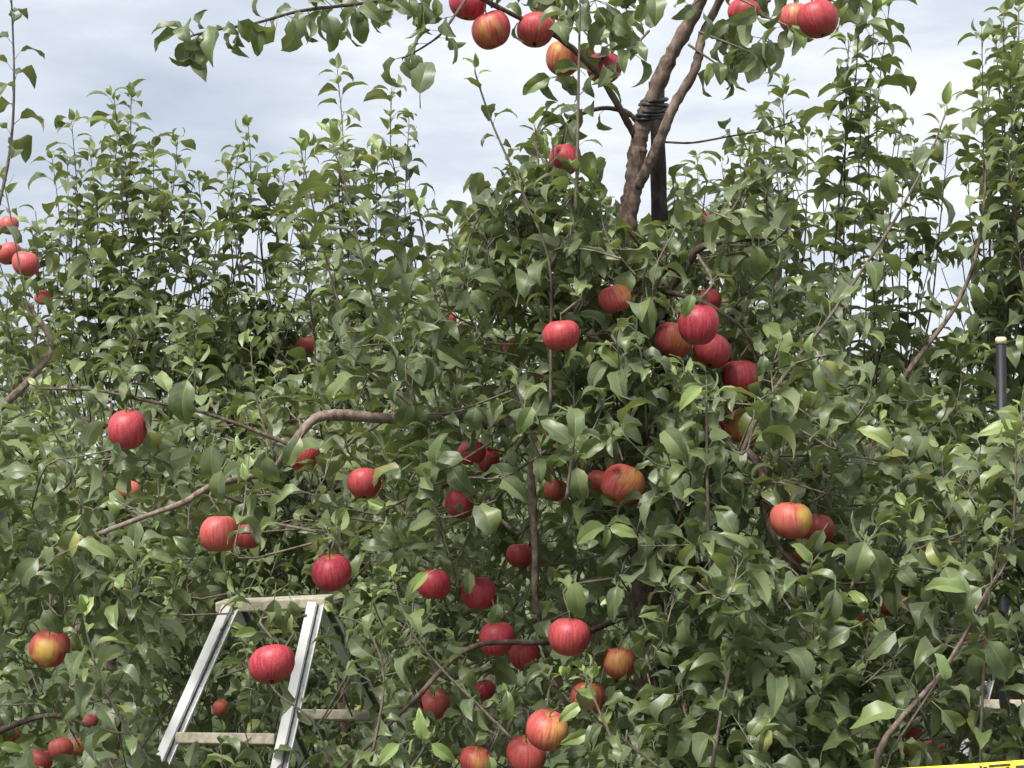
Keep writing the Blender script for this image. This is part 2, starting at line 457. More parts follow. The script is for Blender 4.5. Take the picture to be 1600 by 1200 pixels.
LEAF_MESH = {}
def leaf_mesh(lod, k):
    if (lod, k) not in LEAF_MESH:
        v, f, uv, yg = VAR[lod][k]
        LEAF_MESH[(lod, k)] = mesh_from_arrays('leaf', v, f, uv, np.full(len(v), yg), M_LEAF)
    return LEAF_MESH[(lod, k)]

# keep-outs: sight lines that the photograph leaves open (apple, rail or limb in front of the leaves)
KEEP = []      # px, py, radius px, depth, probability
def keep(px, py, r, d, prob=1.0): KEEP.append((px, py, r, d, prob))

KARR = None
def blocked(p, f, L, g):
    global KARR
    if KARR is None: KARR = np.array(KEEP)
    for q in (0.35, 0.8, 1.2):
        px, py, d = proj(p + f * L * q - ZUP * L * 0.25 * max(0, q - 0.4))
        hit = (d < KARR[:, 3]) & ((px - KARR[:, 0]) ** 2 + (py - KARR[:, 1]) ** 2 < (KARR[:, 2] + 0.13 * L * FPX / d) ** 2)
        if hit.any() and g.random() < KARR[hit, 4].max(): return True
    return False
def crosses(c):
    """would this twig run in front of an apple, a rail or a limb that the photograph shows"""
    global KARR
    if KARR is None: KARR = np.array(KEEP)
    for p in c:
        px, py, d = proj(p)
        if ((d < KARR[:, 3]) & (KARR[:, 4] > 0.6) & ((px - KARR[:, 0]) ** 2 + (py - KARR[:, 1]) ** 2 < (KARR[:, 2] + 3) ** 2)).any(): return True
    return False

LEAF_K = {'near': 1.0, 'mid': 1.10, 'far': 1.05}
class Tree:
    all = []
    def __init__(s, label, base, lod='near', group=None, name='apple_tree', seed=0):
        s.g = np.random.default_rng(1000 + seed + 37 * len(Tree.all))
        s.base = np.array([base[0], base[1], 0.0]); s.lod = lod; s.label = label; s.group = group
        s.root = tag(empty(name, s.base), label, 'tree', group)
        s.pos, s.R, s.S, s.K = [], [], [], []
        s.twigs = MB(); s.nosky = False
        Tree.all.append(s)
    def branch(s, pts, r0, r1, name='branch', mat=None, sides=8, bump=0.07, dense=6, radii=None):
        c = smooth(pts, dense)
        rr = np.linspace(r0, r1, len(c)) if radii is None else np.interp(np.linspace(0, 1, len(c)), np.linspace(0, 1, len(radii)), radii)
        b = MB(); b.tube(c, rr, sides, bump)
        return link(name, b.mesh(name, mat or M_BARK, offset=s.base), s.root), c
    def twig(s, pts, r0, r1, sides=4, dense=3):
        c = smooth(pts, dense); s.twigs.tube(c, np.linspace(r0, r1, len(c)), sides, 0.0, cap=False); return c
    def leaf(s, p, t, az, L, kind=0, hang=0.0, beta=None, force=False):
        g = s.g
        a = nrm(cross(t, [0.3, 0.2, 0.93] if abs(t[2]) < 0.9 else [1.0, 0.1, 0])); b = cross(t, a)
        r = a * math.cos(az) + b * math.sin(az)
        be = beta if beta is not None else g.normal(1.3, 0.18)
        f = nrm(r * math.sin(be) + t * math.cos(be) + g.normal(size=3) * 0.10)
        if hang > 0: f = nrm(f * (1 - hang) + np.array([0, 0, -1.0]) * hang + g.normal(size=3) * 0.08)
        n = 0.7 * t + 0.5 * ZUP + g.normal(size=3) * 0.24
        if abs(f[2]) > 0.75: n = n * 0.4 + r * 0.9
        n = n - f * (n @ f); n = nrm(n)
        x = cross(f, n)
        k = g.integers(N_OLD) if kind == 0 else (N_OLD + g.integers(N_YOUNG) if kind == 1 else N_OLD + N_YOUNG + g.integers(N_HALF))
        if not force and blocked(p, f, L, g): return
        L = L * LEAF_K[s.lod]
        s.pos.append(p); s.R.append(np.stack([x, f, n], 1)); s.S.append(L); s.K.append(k)
    def leaves_on(s, c, start, step, L, young_tip=True, hang=0.0, jitter=0.25, full=1.0, tipscale=0.6):
        """leaves in a spiral along a stem, small and pale towards the tip"""
        c = np.array(c); seg = np.linalg.norm(np.diff(c, axis=0), axis=1); cum = np.concatenate([[0], np.cumsum(seg)]); tot = cum[-1]
        x = start * tot; az = s.g.uniform(0, 6.28); g = s.g
        while x < tot:
            i = min(np.searchsorted(cum, x, side='right') - 1, len(seg) - 1)
            q = (x - cum[i]) / max(seg[i], 1e-6); p = c[i] + (c[i + 1] - c[i]) * q; t = nrm(c[i + 1] - c[i])
            rem = tot - x
            k = 2 if g.random() < 0.10 else 0; sc = 1.0
            if young_tip:
                pale = 1.0 if s.lod == 'near' else 0.35
                if rem < 0.03: k, sc = (1 if g.random() < pale else 0), tipscale
                elif rem < 0.075: k, sc = ((1 if g.random() < 0.5 else 2) if g.random() < pale else 0), 0.76
                elif rem < 0.14: k, sc = (2 if g.random() < 0.35 * pale else 0), 0.92
            be = g.normal(1.42, 0.2) if k != 1 else g.normal(0.95, 0.2)
            if g.random() < full: s.leaf(p, t, az, L * sc * g.uniform(0.60, 1.24), k, hang * g.uniform(0.5, 1.3) if hang else 0, be)
            az += 2.4 + g.normal() * jitter
            x += step * (0.55 if rem < 0.05 else 1.0) * g.uniform(0.75, 1.25)
        if young_tip:
            t = nrm(c[-1] - c[-2])
            for j in range(2): s.leaf(c[-1], t, az + 2.6 * j, L * g.uniform(0.35, 0.6), 1 if s.lod == 'near' else 2, 0, g.uniform(0.5, 0.9))
    def shoot(s, pts, r0=0.004, r1=0.0015, start=0.1, step=0.026, L=0.075, young_tip=True, hang=0.0, mat=None, full=1.0, part=True, tipscale=0.6):
        """a shoot of this year with its leaves; a part of its own"""
        if part: o, c = s.branch(pts, r0, r1, 'shoot', mat or M_SHOOT, 6, 0.03, 6)
        else: c = s.twig(pts, r0, r1)
        s.leaves_on(c, start, step, L, young_tip, hang, full=full, tipscale=tipscale)
        return c
    def spray(s, tip, ln, L, step, lean=0.5, young=0.25, toward=None, hang=0.0):
        """a short leafy shoot ending at tip, coming from the tree's inside"""
        g = s.g
        v = nrm(np.array([g.normal() * lean, g.normal() * lean, 1.0]))
        if g.random() < 0.3: v = nrm(np.array([g.normal(), g.normal(), g.uniform(-0.3, 0.5)]))
        base = tip - v * ln
        mid = (tip + base) / 2 + g.normal(size=3) * ln * 0.07
        pts = [base, mid, tip]
        if toward is not None:
            w = toward - base; q = base + nrm(w) * min(0.5 * np.linalg.norm(w), 0.16) - ZUP * 0.03
            pts = [q] + pts
        if crosses(smooth(pts, 5)): return
        c = s.twig(pts, 0.0023 if s.lod == 'near' else 0.0025, 0.0012, 4 if s.lod == 'near' else 3)
        s.leaves_on(c, 0.35 if toward is not None else 0.05, step, L, g.random() < young, hang)
    def arrays(s):
        return np.array(s.pos), np.array(s.R), np.array(s.S), np.array(s.K)

def finalize_trees(n_single=300):
    # which leaves show largest in the photograph: splat all leaf vertices on a coarse depth grid
    GW, GH = 280, 210
    pix, dep, tid, lid = [], [], [], []
    for ti, t in enumerate(Tree.all):
        if not t.pos: continue
        p, R, S, K = t.arrays()
        for k in np.unique(K):
            idx = np.where(K == k)[0]; v = VAR[t.lod][k][0][6:]
            W = np.einsum('nij,mj->nmi', R[idx] * S[idx][:, None, None], v) + p[idx][:, None, :]
            q = W - CAM; d = q @ FW
            gx = ((800 + FPX * (q @ RT) / d) * GW / 1600).astype(int); gy = ((600 - FPX * (q @ UP) / d) * GH / 1200).astype(int)
            ok = (gx >= 0) & (gx < GW) & (gy >= 0) & (gy < GH) & (d > 0.3)
            ii = np.broadcast_to(idx[:, None], gx.shape)
            pix.append((gy * GW + gx)[ok]); dep.append(d[ok]); lid.append(ii[ok]); tid.append(np.full(ok.sum(), ti))
    pix, dep, lid, tid = map(np.concatenate, (pix, dep, lid, tid))
    o = np.lexsort((dep, pix)); pix, lid, tid, dep = pix[o], lid[o], tid[o], dep[o]
    first = np.concatenate([[True], pix[1:] != pix[:-1]])
    for ti, t in enumerate(Tree.all):
        if t.twigs.n:
            tag(link('twigs', t.twigs.mesh('twigs', M_TWIG if t.lod != 'near' else M_SHOOT, offset=t.base), t.root), kind='stuff')
        if not t.pos: continue
        p, R, S, K = t.arrays()
        sel = first & (tid == ti)
        cnt = np.bincount(lid[sel], minlength=len(p))
        single = [i for i in np.argsort(-cnt, kind='stable')[:n_single] if cnt[i] > 0]
        mask = np.ones(len(p), bool); mask[single] = False
        loc = p - t.base
        for i in single:
            ob = bpy.data.objects.new('leaf', leaf_mesh(t.lod, int(K[i])))
            M = Matrix.Identity(4)
            A = R[i] * S[i]
            for r in range(3):
                for c in range(3): M[r][c] = A[r, c]
                M[r][3] = loc[i, r]
            col.objects.link(ob); ob.parent = t.root; ob.matrix_local = M
        # the rest: one mesh
        Vs, UVs, Ys, loops, starts, totals = [], [], [], [], [], []
        nv = 0
        for k in np.unique(K[mask]) if mask.any() else []:
            idx = np.where(mask & (K == k))[0]; v, f, uv, yg = VAR[t.lod][k]
            W = np.einsum('nij,mj->nmi', R[idx] * S[idx][:, None, None], v) + loc[idx][:, None, :]
            n = len(idx); m = len(v)
            Vs.append(W.reshape(-1, 3)); UVs.append(np.tile(uv, (n, 1))); Ys.append(np.full(n * m, yg))
            lp = np.concatenate([np.array(q) for q in f]); tt = np.array([len(q) for q in f])
            loops.append((lp[None, :] + (np.arange(n) * m)[:, None] + nv).ravel()); totals.append(np.tile(tt, n))
            nv += n * m
        if nv:
            me = bpy.data.meshes.new('foliage')
            V = np.concatenate(Vs); LP = np.concatenate(loops); TT = np.concatenate(totals); ST = np.concatenate([[0], np.cumsum(TT)[:-1]])
            me.vertices.add(len(V)); me.vertices.foreach_set('co', V.astype(np.float32).ravel())
            me.loops.add(len(LP)); me.loops.foreach_set('vertex_index', LP.astype(np.int32))
            me.polygons.add(len(TT)); me.polygons.foreach_set('loop_start', ST.astype(np.int32)); me.polygons.foreach_set('loop_total', TT.astype(np.int32))
            me.update(calc_edges=True)
            finish_leaf_mesh(me, np.concatenate(UVs), np.concatenate(Ys), M_LEAF)
            tag(link('foliage', me, t.root), kind='stuff')
    return


# ------------------------------------------------------------------ apples (each hangs on its own: a thing)
def apple_mesh(name, seed, squash, lop):
    g = np.random.default_rng(seed)
    prof = []   # (radius, height) from the stalk cavity over the shoulder to the calyx basin; widest diameter 1
    for t in np.linspace(0, 1, 19):
        a = math.pi * t
        r = 0.5 * math.sin(a) ** 0.82
        z = 0.47 * squash * math.cos(a)
        z -= 0.17 * math.exp(-(r / 0.13) ** 2) * (1 if t < 0.5 else 0)
        z += 0.10 * math.exp(-(r / 0.12) ** 2) * (1 if t > 0.5 else 0)
        r *= 1 + 0.05 * math.cos(a) 
        prof.append((max(r, 0.0), z))
    n = 22; V = [(0, 0, prof[0][1])]; F = []
    ph = g.uniform(0, 6.28)
    for (r, z) in prof[1:-1]:
        for j in range(n):
            th = 2 * math.pi * j / n
            k = 1 + 0.03 * math.cos(th + 3 * ph) * (0.5 - z) + 0.025 * math.cos(5 * th + ph) * (0.15 + max(0, -z)) + 0.03 * math.cos(2 * th + ph * 2)
            V.append((r * k * math.cos(th), r * k * math.sin(th), z + lop * r * math.cos(th + ph)))
    V.append((0, 0, prof[-1][1])); R = len(prof) - 2
    for j in range(n): F.append((0, 1 + j, 1 + (j + 1) % n))
    for i in range(R - 1):
        for j in range(n):
            a0, b0 = 1 + i * n + j, 1 + i * n + (j + 1) % n
            F.append((a0, a0 + n, b0 + n, b0))
    last = len(V) - 1
    for j in range(n): F.append((last, 1 + (R - 1) * n + (j + 1) % n, 1 + (R - 1) * n + j))
    b = MB(); b.add(V, F)
    return b.mesh(name, M_APPLE)
APPLE_MESH = [apple_mesh('apple', 5 + i, q, l) for i, (q, l) in enumerate([(0.93, 0.06), (1.0, -0.08), (0.88, 0.11), (1.06, 0.05), (0.96, -0.04)])]
def stalk_mesh(i):
    b = MB(); g = np.random.default_rng(i)
    b.tube(smooth([(0, 0, 0.27), (0.01, 0.0, 0.42), (g.normal() * 0.05, g.normal() * 0.05, 0.60)], 3), np.linspace(0.016, 0.022, 7), 5)
    return b.mesh('stalk', M_STALK)
STALK_MESH = [stalk_mesh(i) for i in range(4)]
def calyx_mesh():
    b = MB()
    for j in range(5):
        th = 2 * math.pi * j / 5; c, s_ = math.cos(th), math.sin(th)
        b.add([(0.02 * c - 0.025 * s_, 0.02 * s_ + 0.025 * c, -0.375), (0.02 * c + 0.025 * s_, 0.02 * s_ - 0.025 * c, -0.375),
               (0.075 * c, 0.075 * s_, -0.455), (0.03 * c, 0.03 * s_, -0.40)], [(0, 1, 2), (0, 2, 3), (1, 3, 2)])
    b.tube([(0, 0, -0.34), (0, 0, -0.395)], [0.05, 0.035], 7)
    return b.mesh('calyx', M_CALYX)
CALYX = calyx_mesh()

# px, py, diameter px, metres ahead, patch turn deg, orange, yellow patch, openness of the sight line, label
APPLES = [
 (730, 6, 58, 3.95, 120, 0.0, 0.2, 1.0, 'red apple cut by the top edge, leftmost of the row along the upper branch'),
 (768, 47, 62, 3.9, -15, 0.10, 0.55, 1.0, 'round red apple with a yellow patch, open to the sky on the upper branch'),
 (837, 47, 61, 3.95, 150, 0.25, 0.3, 0.75, 'red apple crossed by a leaf, third along the upper branch'),
 (879, 92, 54, 4.1, -20, 0.25, 0.7, 0.8, 'red apple with yellow shoulder behind the thin upright shoot at the top'),
 (944, 106, 55, 4.2, 160, 0.0, 0.1, 0.85, 'deep red apple behind the thin slanting branch left of the trunk fork'),
 (1278, 30, 66, 3.8, 170, 0.12, 0.1, 1.0, 'large pinkish red apple hanging highest at the right, seen from below'),
 (1243, 28, 50, 4.0, 20, 0.6, 0.5, 0.5, 'orange apple half hidden behind the large pinkish one at top right'),
 (1162, 18, 50, 4.0, 180, 0.2, 0.2, 0.45, 'red apple among leaves at the top, right of the leaning limb'),
 (882, 250, 50, 4.0, 200, 0.1, 0.2, 0.45, 'red apple behind leaves below the thin upright shoot, left of the trunk'),
 (803, 334, 34, 4.3, 180, 0.0, 0.0, 0.5, 'small red apple peeping out at the left of the upper crown'),
 (961, 467, 52, 3.8, 60, 0.4, 0.7, 0.95, 'pink and orange apple half covered by a hanging leaf, mid crown'),
 (995, 452, 50, 4.15, 10, 0.7, 0.8, 0.45, 'dull orange apple shaded behind a leaf under the stake'),
 (877, 524, 60, 3.7, 170, 0.15, 0.2, 0.95, 'red apple crossed by a thin brown shoot in the middle of the crown'),
 (1092, 507, 66, 3.75, 190, 0.0, 0.1, 1.0, 'glossy dark red apple in front of the tight cluster right of centre'),
 (1053, 532, 62, 3.9, 20, 0.35, 0.4, 0.95, 'russet red apple at the left of the tight cluster'),
 (1112, 548, 60, 3.9, 160, 0.2, 0.2, 0.95, 'red apple low in the tight cluster, behind the glossy front one'),
 (1158, 590, 60, 3.95, 180, 0.15, 0.3, 0.95, 'dark red apple at the lower right end of the tight cluster'),
 (1104, 472, 48, 4.15, 180, 0.2, 0.2, 0.5, 'red apple at the back above the tight cluster'),
 (200, 671, 63, 3.85, 200, 0.12, 0.1, 1.0, 'bright red apple hanging alone from a bare twig at the left'),
 (470, 710, 58, 3.95, 170, 0.3, 0.3, 0.75, 'red apple under the bent end of the horizontal limb'),
 (569, 755, 55, 3.9, 200, 0.25, 0.1, 0.95, 'pinkish red apple below the middle of the horizontal limb'),
 (717, 788, 46, 4.0, 180, 0.0, 0.0, 0.75, 'small dark red apple tucked under a grey leaf in mid crown'),
 (737, 708, 46, 4.0, 180, 0.1, 0.1, 0.6, 'red apple glimpsed between leaves above a thin forked twig'),
 (760, 718, 42, 4.1, 180, 0.0, 0.1, 0.5, 'dark red apple beside the one above the forked twig'),
 (518, 895, 63, 3.8, 190, 0.0, 0.1, 1.0, 'dark red apple hanging over the right end of the ladder top'),
 (677, 913, 56, 3.8, 180, 0.0, 0.1, 1.0, 'round dark red apple right of the pale shoot tip, below centre'),
 (747, 927, 57, 3.9, 180, 0.0, 0.2, 0.95, 'dark red apple with a leaf across it, left of the lower limb'),
 (425, 1038, 72, 3.55, 190, 0.08, 0.05, 1.0, 'largest bright red apple hanging in front of the ladder'),
 (776, 998, 56, 3.85, 170, 0.05, 0.2, 0.95, 'dark red apple left of the pale red one under a big leaf'),
 (820, 1024, 50, 4.0, 180, 0.1, 0.2, 0.55, 'red apple mostly hidden behind leaves, low beside its neighbours'),
 (889, 995, 69, 3.7, 200, 0.25, 0.15, 1.0, 'large pale red apple under a big hanging leaf, lower centre'),
 (973, 757, 67, 3.72, 30, 0.35, 0.6, 0.96, 'red and orange apple with a leaf across it, right of centre'),
 (941, 755, 48, 3.9, 30, 0.5, 0.4, 0.6, 'orange red apple showing its edge left of its larger neighbour'),
 (343, 834, 60, 3.85, 150, 0.55, 0.2, 0.85, 'coral red apple right of the bare slanting twig at the left'),
 (388, 838, 46, 4.0, 180, 0.3, 0.2, 0.5, 'red apple behind leaves right of the coral one'),
 (1236, 813, 67, 3.7, 60, 0.75, 1.0, 1.0, 'apple half coral half yellow green, right of the stake'),
 (1279, 826, 50, 3.9, 150, 0.4, 0.3, 0.95, 'pinkish apple peeping from behind the half yellow one'),
 (1252, 862, 52, 3.95, 30, 0.6, 0.3, 0.5, 'orange apple below the half yellow one, shaded by leaves'),
 (1160, 668, 58, 3.95, 0, 0.7, 1.0, 0.5, 'yellow apple behind leaves right of the near upright shoot'),
 (1128, 668, 46, 4.1, 180, 0.0, 0.1, 0.45, 'dark red apple behind the thick limb right of the stake'),
 (78, 1013, 65, 3.8, 5, 0.12, 0.95, 1.0, 'red apple with a broad yellow stripe at the lower left'),
 (40, 412, 42, 5.7, 180, 0.45, 0.2, 1.0, 'dull pink apple at the left edge, lower of the pair'),
 (14, 396, 40, 5.8, 180, 0.5, 0.2, 0.8, 'dull pink apple at the left edge touching its lower neighbour'),
 (14, 352, 30, 6.0, 180, 0.6, 0.2, 0.7, 'small pink apple at the left edge above the pair'),
 (67, 465, 26, 6.3, 180, 0.8, 0.3, 0.5, 'small orange pink apple just below the left edge pair'),
 (480, 541, 33, 6.4, 160, 0.55, 0.2, 1.0, 'small pink apple far back above the horizontal limb'),
 (462, 549, 26, 6.5, 180, 0.5, 0.2, 0.7, 'small dull apple touching the far pink one above the horizontal limb'),
 (200, 765, 40, 5.4, 0, 0.85, 0.5, 0.6, 'brownish apple in shade below the bright red lone apple'),
 (345, 1106, 26, 6.0, 180, 0.7, 0.2, 0.9, 'small pink apple seen between the ladder rails'),
 (14, 1147, 36, 5.9, 180, 0.6, 0.2, 0.9, 'pinkish apple at the left edge near the bottom'),
 (95, 1170, 39, 5.7, 180, 0.6, 0.3, 0.9, 'dull orange apple in the bottom left corner group'),
 (64, 1188, 36, 5.8, 180, 0.45, 0.2, 0.8, 'dull red apple cut by the bottom edge, in the left corner'),
 (125, 1166, 34, 6.0, 0, 0.85, 0.6, 0.5, 'olive brown apple right of the bottom left corner group'),
 (141, 1128, 24, 6.2, 180, 0.8, 0.2, 0.6, 'tiny pink apple above the bottom left corner group'),
 (678, 1101, 50, 4.4, 180, 0.55, 0.2, 0.9, 'pink apple above the pale young leaves at the bottom'),
 (855, 1141, 69, 3.7, 35, 0.45, 0.7, 0.95, 'large apple streaked red and olive, bottom centre'),
 (822, 1180, 62, 3.85, 150, 0.45, 0.4, 0.95, 'pinkish apple below the streaked one at the bottom edge'),
 (745, 1190, 54, 3.9, 20, 0.3, 0.6, 0.7, 'red and orange apple cut by the bottom edge, left of centre'),
 (918, 1090, 56, 3.85, 0, 0.55, 1.0, 0.6, 'yellow and pink apple behind a pale shoot tip, lower centre'),
 (968, 1036, 54, 3.9, 0, 0.8, 0.8, 0.7, 'orange brown apple in shade under broad leaves, left of the stake'),
 (812, 868, 44, 4.1, 180, 0.15, 0.0, 0.7, 'bright red apple beside the upright lower limb'),
 (868, 684, 40, 4.2, 180, 0.05, 0.1, 0.4, 'red apple glimpsed behind the grey leaf rosette in the centre'),
 (1396, 946, 44, 4.2, 170, 0.5, 0.2, 0.7, 'pink apple under a curled dark leaf at the lower right'),
 (1328, 972, 44, 4.3, 180, 0.4, 0.2, 0.5, 'red apple in shade at the lower right beside a hanging leaf'),
 (1520, 1000, 36, 4.6, 180, 0.6, 0.0, 0.6, 'coral apple showing a small wedge at the right by thin stems'),
 (1424, 1140, 38, 4.4, 180, 0.45, 0.1, 0.8, 'coral red apple behind a slanting stem at the bottom right'),
 (1424, 1170, 36, 4.6, 0, 0.2, 0.7, 0.6, 'red and yellow apple just above the yellow tape'),
 (1460, 1165, 32, 5.0, 180, 0.5, 0.2, 0.6, 'small red apple right of the slanting stem near the tape'),
 (1078, 1118, 36, 4.4, 0, 0.85, 0.5, 0.6, 'brown orange apple in shade just right of the stake foot'),
 (757, 1078, 34, 4.3, 180, 0.0, 0.0, 0.7, 'small dark red apple wedged between leaves, low in the centre'),
 (862, 582, 40, 4.2, 180, 0.5, 0.3, 0.4, 'orange red apple behind the thin brown shoot, below its larger neighbour'),
 (806, 546, 40, 4.3, 0, 0.5, 0.8, 0.4, 'orange apple peeping at the left of mid crown'),
 (698, 500, 30, 4.8, 180, 0.5, 0.2, 0.4, 'small coral apple behind the left of the crown'),
 (722, 520, 30, 4.9, 180, 0.1, 0.0, 0.4, 'small dark red apple behind the left of the crown'),
 (1112, 352, 46, 4.3, 180, 0.45, 0.2, 0.45, 'shaded red apple high behind leaves right of the stake'),
 (937, 527, 42, 4.15, 0, 0.8, 0.8, 0.45, 'yellow brown apple in the shade left of the tight cluster'),
 (1015, 692, 36, 4.2, 180, 0.2, 0.1, 0.5, 'red apple glimpsed left of the stake in mid crown'),
 (1540, 716, 22, 6.3, 180, 0.4, 0.2, 0.6, 'tiny red apple in the back row at the right'),
 (868, 766, 36, 4.2, 180, 0.8, 0.2, 0.5, 'orange apple behind leaves right of the upright lower limb'),
]
def build_apples():
    g = np.random.default_rng(77)
    for i, (px, py, dia, d, turn, orange, patch, vis, label) in enumerate(APPLES):
        D = dia * d / FPX
        o = link('apple', APPLE_MESH[i % 5])
        o.location = P(px, py, d); o.scale = (D, D, D)
        o.rotation_euler = (g.normal() * 0.16, g.normal() * 0.16, math.radians(turn))
        o.color = (orange * 0.9, 0, patch, 1)
        tag(o, label, 'apple', 'apples hanging in the orchard')
        link('stalk', STALK_MESH[i % 4], o); link('calyx', CALYX, o)
        rr = dia * 0.5
        keep(px, py, rr * (0.92 if vis >= 0.95 else 0.5), d + 0.06, vis * 0.9 if vis < 0.95 else 0.985)
build_apples()

# sight lines kept open to ladder, limbs and stake
def keep_line(pts, r, d, prob, step=14):
    for (a, b) in zip(pts[:-1], pts[1:]):
        n = max(2, int(math.hypot(b[0] - a[0], b[1] - a[1]) / step))
        for q in np.linspace(0, 1, n): keep(a[0] + (b[0] - a[0]) * q, a[1] + (b[1] - a[1]) * q, r, d, prob)
keep_line([(250, 1180), (345, 990)], 12, 4.6, 0.8)
keep_line([(448, 1110), (485, 965)], 16, 4.5, 0.72)
keep_line([(285, 1146), (450, 1146)], 9, 4.6, 0.6)
keep_line([(475, 1146), (590, 1148)], 9, 5.0, 0.7)
keep_line([(350, 942), (515, 930)], 6, 4.6, 0.8)
keep_line([(1100, 5), (1040, 110), (1005, 220), (985, 330)], 13, 4.3, 0.85)
keep_line([(1090, 100), (1030, 230)], 9, 4.3, 0.8)
keep_line([(1034, 200), (1034, 340)], 12, 4.3, 0.85)
keep_line([(470, 672), (497, 652), (610, 654)], 8, 4.2, 0.9)
keep_line([(135, 842), (220, 810), (322, 764)], 6, 4.1, 0.8)
keep_line([(1118, 676), (1170, 708), (1190, 745)], 8, 4.2, 0.6)
keep_line([(1040, 455), (1068, 428), (1085, 396)], 7, 4.2, 0.7)
keep_line([(1044, 1050), (1045, 1120)], 6, 4.5, 0.55)
keep_line([(832, 745), (838, 950)], 8, 4.3, 0.6)
keep_line([(1565, 530), (1567, 600)], 9, 5.1, 0.96)
keep_line([(935, 115), (985, 200)], 5, 4.3, 0.8)
keep_line([(905, 30), (903, 245)], 4, 3.8, 0.7)
keep_line([(1240, 570), (1300, 490), (1385, 360), (1450, 250)], 3, 4.0, 0.15)
keep_line([(1542, 1101), (1588, 1104)], 6, 5.1, 0.85)
keep_line([(1502, 1190), (1514, 1146)], 3, 5.05, 0.5)
keep(1556, 948, 8, 5.05, 0.85)

# gaps between the crowns where the sky shows through
for (gx, gy, gr) in [(375, 425, 26), (400, 395, 22), (345, 400, 14), (300, 478, 20), (330, 490, 16), (420, 465, 18), (60, 330, 20), (330, 330, 20), (1490, 500, 34), (1512, 455, 26), (1430, 470, 20),
                     (1400, 415, 16), (1470, 430, 18), (1290, 330, 16), (1340, 300, 16), (1245, 300, 18), (1405, 340, 14), (1455, 350, 16), (1500, 330, 22), (1240, 420, 12), (1330, 560, 10), (1410, 560, 12),
                     (1290, 400, 14), (1350, 480, 14), (1545, 400, 14), (715, 285, 22), (690, 220, 30), (660, 300, 14), (460, 470, 12), (250, 465, 10), (1105, 320, 12), (955, 290, 16), (965, 350, 12)]:
    keep(gx, gy, gr, 100.0, 0.40)

# ------------------------------------------------------------------ trees
def px_(list_, d=None):
    return [P(*(q if len(q) == 3 else (q[0], q[1], d))) for q in list_]

def interp_top(tops, x): return np.interp(x, [t[0] for t in tops], [t[1] for t in tops])

def mass(t, n, xr, tops, ybot, dr, ln, L, step, center=None, lean=0.45, young=0.25, hang=0.0, power=1.0):
    """n leafy sprays through the crown's volume below its outline"""
    for i in range(n):
        x = t.g.uniform(*xr); top = interp_top(tops, x)
        y = top + (ybot - top) * t.g.random() ** power
        d = t.g.uniform(*dr)
        t.spray(P(x, y, d), t.g.uniform(*ln), L * t.g.uniform(0.85, 1.15), step, lean, young, center(t.g) if center else None, hang)

def ground_under(px, d): return P(px, 700, d)

# --- the tree in the centre, tied to its stake
d0 = 4.12
main = Tree('apple tree laden with red fruit, forked trunk tied to the dark stake in the centre', ground_under(1010, d0), 'near')
gz = main.base
main.branch([gz + [0, 0, -0.05], gz + [0.01, 0, 0.35], P(1012, 1010, d0), P(1000, 800, d0), P(992, 600, d0), P(978, 430, d0), P(980, 350, d0), P(990, 285, d0), P(996, 230, d0)],
            0.034, 0.018, 'trunk', M_TRUNK, 12, 0.08, 9, radii=[0.036, 0.034, 0.031, 0.029, 0.027, 0.024, 0.0215, 0.0205, 0.0205])
main.branch([P(996, 238, d0), P(1003, 200, d0), P(1018, 155, d0 - 0.01), P(1048, 88, d0 - 0.02), P(1080, 30, d0 - 0.03), P(1112, -40, d0 - 0.05), P(1150, -160, d0 - 0.05)],
            0.0205, 0.012, 'limb', M_TRUNK, 12, 0.08, 9)
main.branch([P(996, 292, d0 - 0.01), P(1010, 265, d0 - 0.03), P(1030, 222, d0 - 0.05), P(1052, 168, d0 - 0.06), P(1086, 108, d0 - 0.05), P(1098, 55, d0 - 0.02), P(1128, -10, d0), P(1150, -100, d0)],
            0.0135, 0.008, 'limb', M_TRUNK, 8, 0.07, 9)
_, up_l = main.branch([P(992, 212, d0), P(970, 172, d0 - 0.03), P(940, 124, d0 - 0.06), P(905, 86, d0 - 0.1), P(862, 52, d0 - 0.15), P(800, 22, d0 - 0.2), P(735, -12, d0 - 0.25), P(660, -60, d0 - 0.3)], 0.0085, 0.004, 'branch', M_TWIG)
_, up_l2 = main.branch([P(998, 190, d0), P(975, 174, d0), P(942, 169, d0 - 0.02), P(905, 180, d0 - 0.05), P(874, 202, d0 - 0.06)], 0.0065, 0.003, 'branch', M_TWIG)
_, b_left = main.branch([P(985, 640, d0), P(900, 668, d0 - 0.08), P(800, 662, d0 - 0.15), P(700, 648, d0 - 0.2), P(610, 654, d0 - 0.22), P(545, 649, d0 - 0.25), P(497, 652, d0 - 0.27), P(467, 680, d0 - 0.3), P(447, 708, d0 - 0.32)],
            0.017, 0.0065, 'branch', M_BARK, 8, 0.06, radii=[0.017, 0.0145, 0.012, 0.0115, 0.0110, 0.0118, 0.0108, 0.0090, 0.0065])
_, b_left2 = main.branch([P(449, 706, d0 - 0.32), P(425, 735, d0 - 0.26), P(375, 748, d0 - 0.28), P(325, 762, d0 - 0.35), P(285, 786, d0 - 0.36), P(218, 810, d0 - 0.38), P(132, 845, d0 - 0.4), P(60, 890, d0 - 0.4), P(10, 930, d0 - 0.35)], 0.0082, 0.0035, 'branch', M_BARK, 8, 0.07)
_, b_tw = main.branch([P(470, 705, d0 - 0.3), P(440, 690, d0 - 0.3), P(370, 662, d0 - 0.28), P(300, 640, d0 - 0.28), P(222, 625, d0 - 0.27), P(150, 610, d0 - 0.25), P(60, 607, d0 - 0.2)], 0.0048, 0.0025, 'branch', M_TWIG, 6)
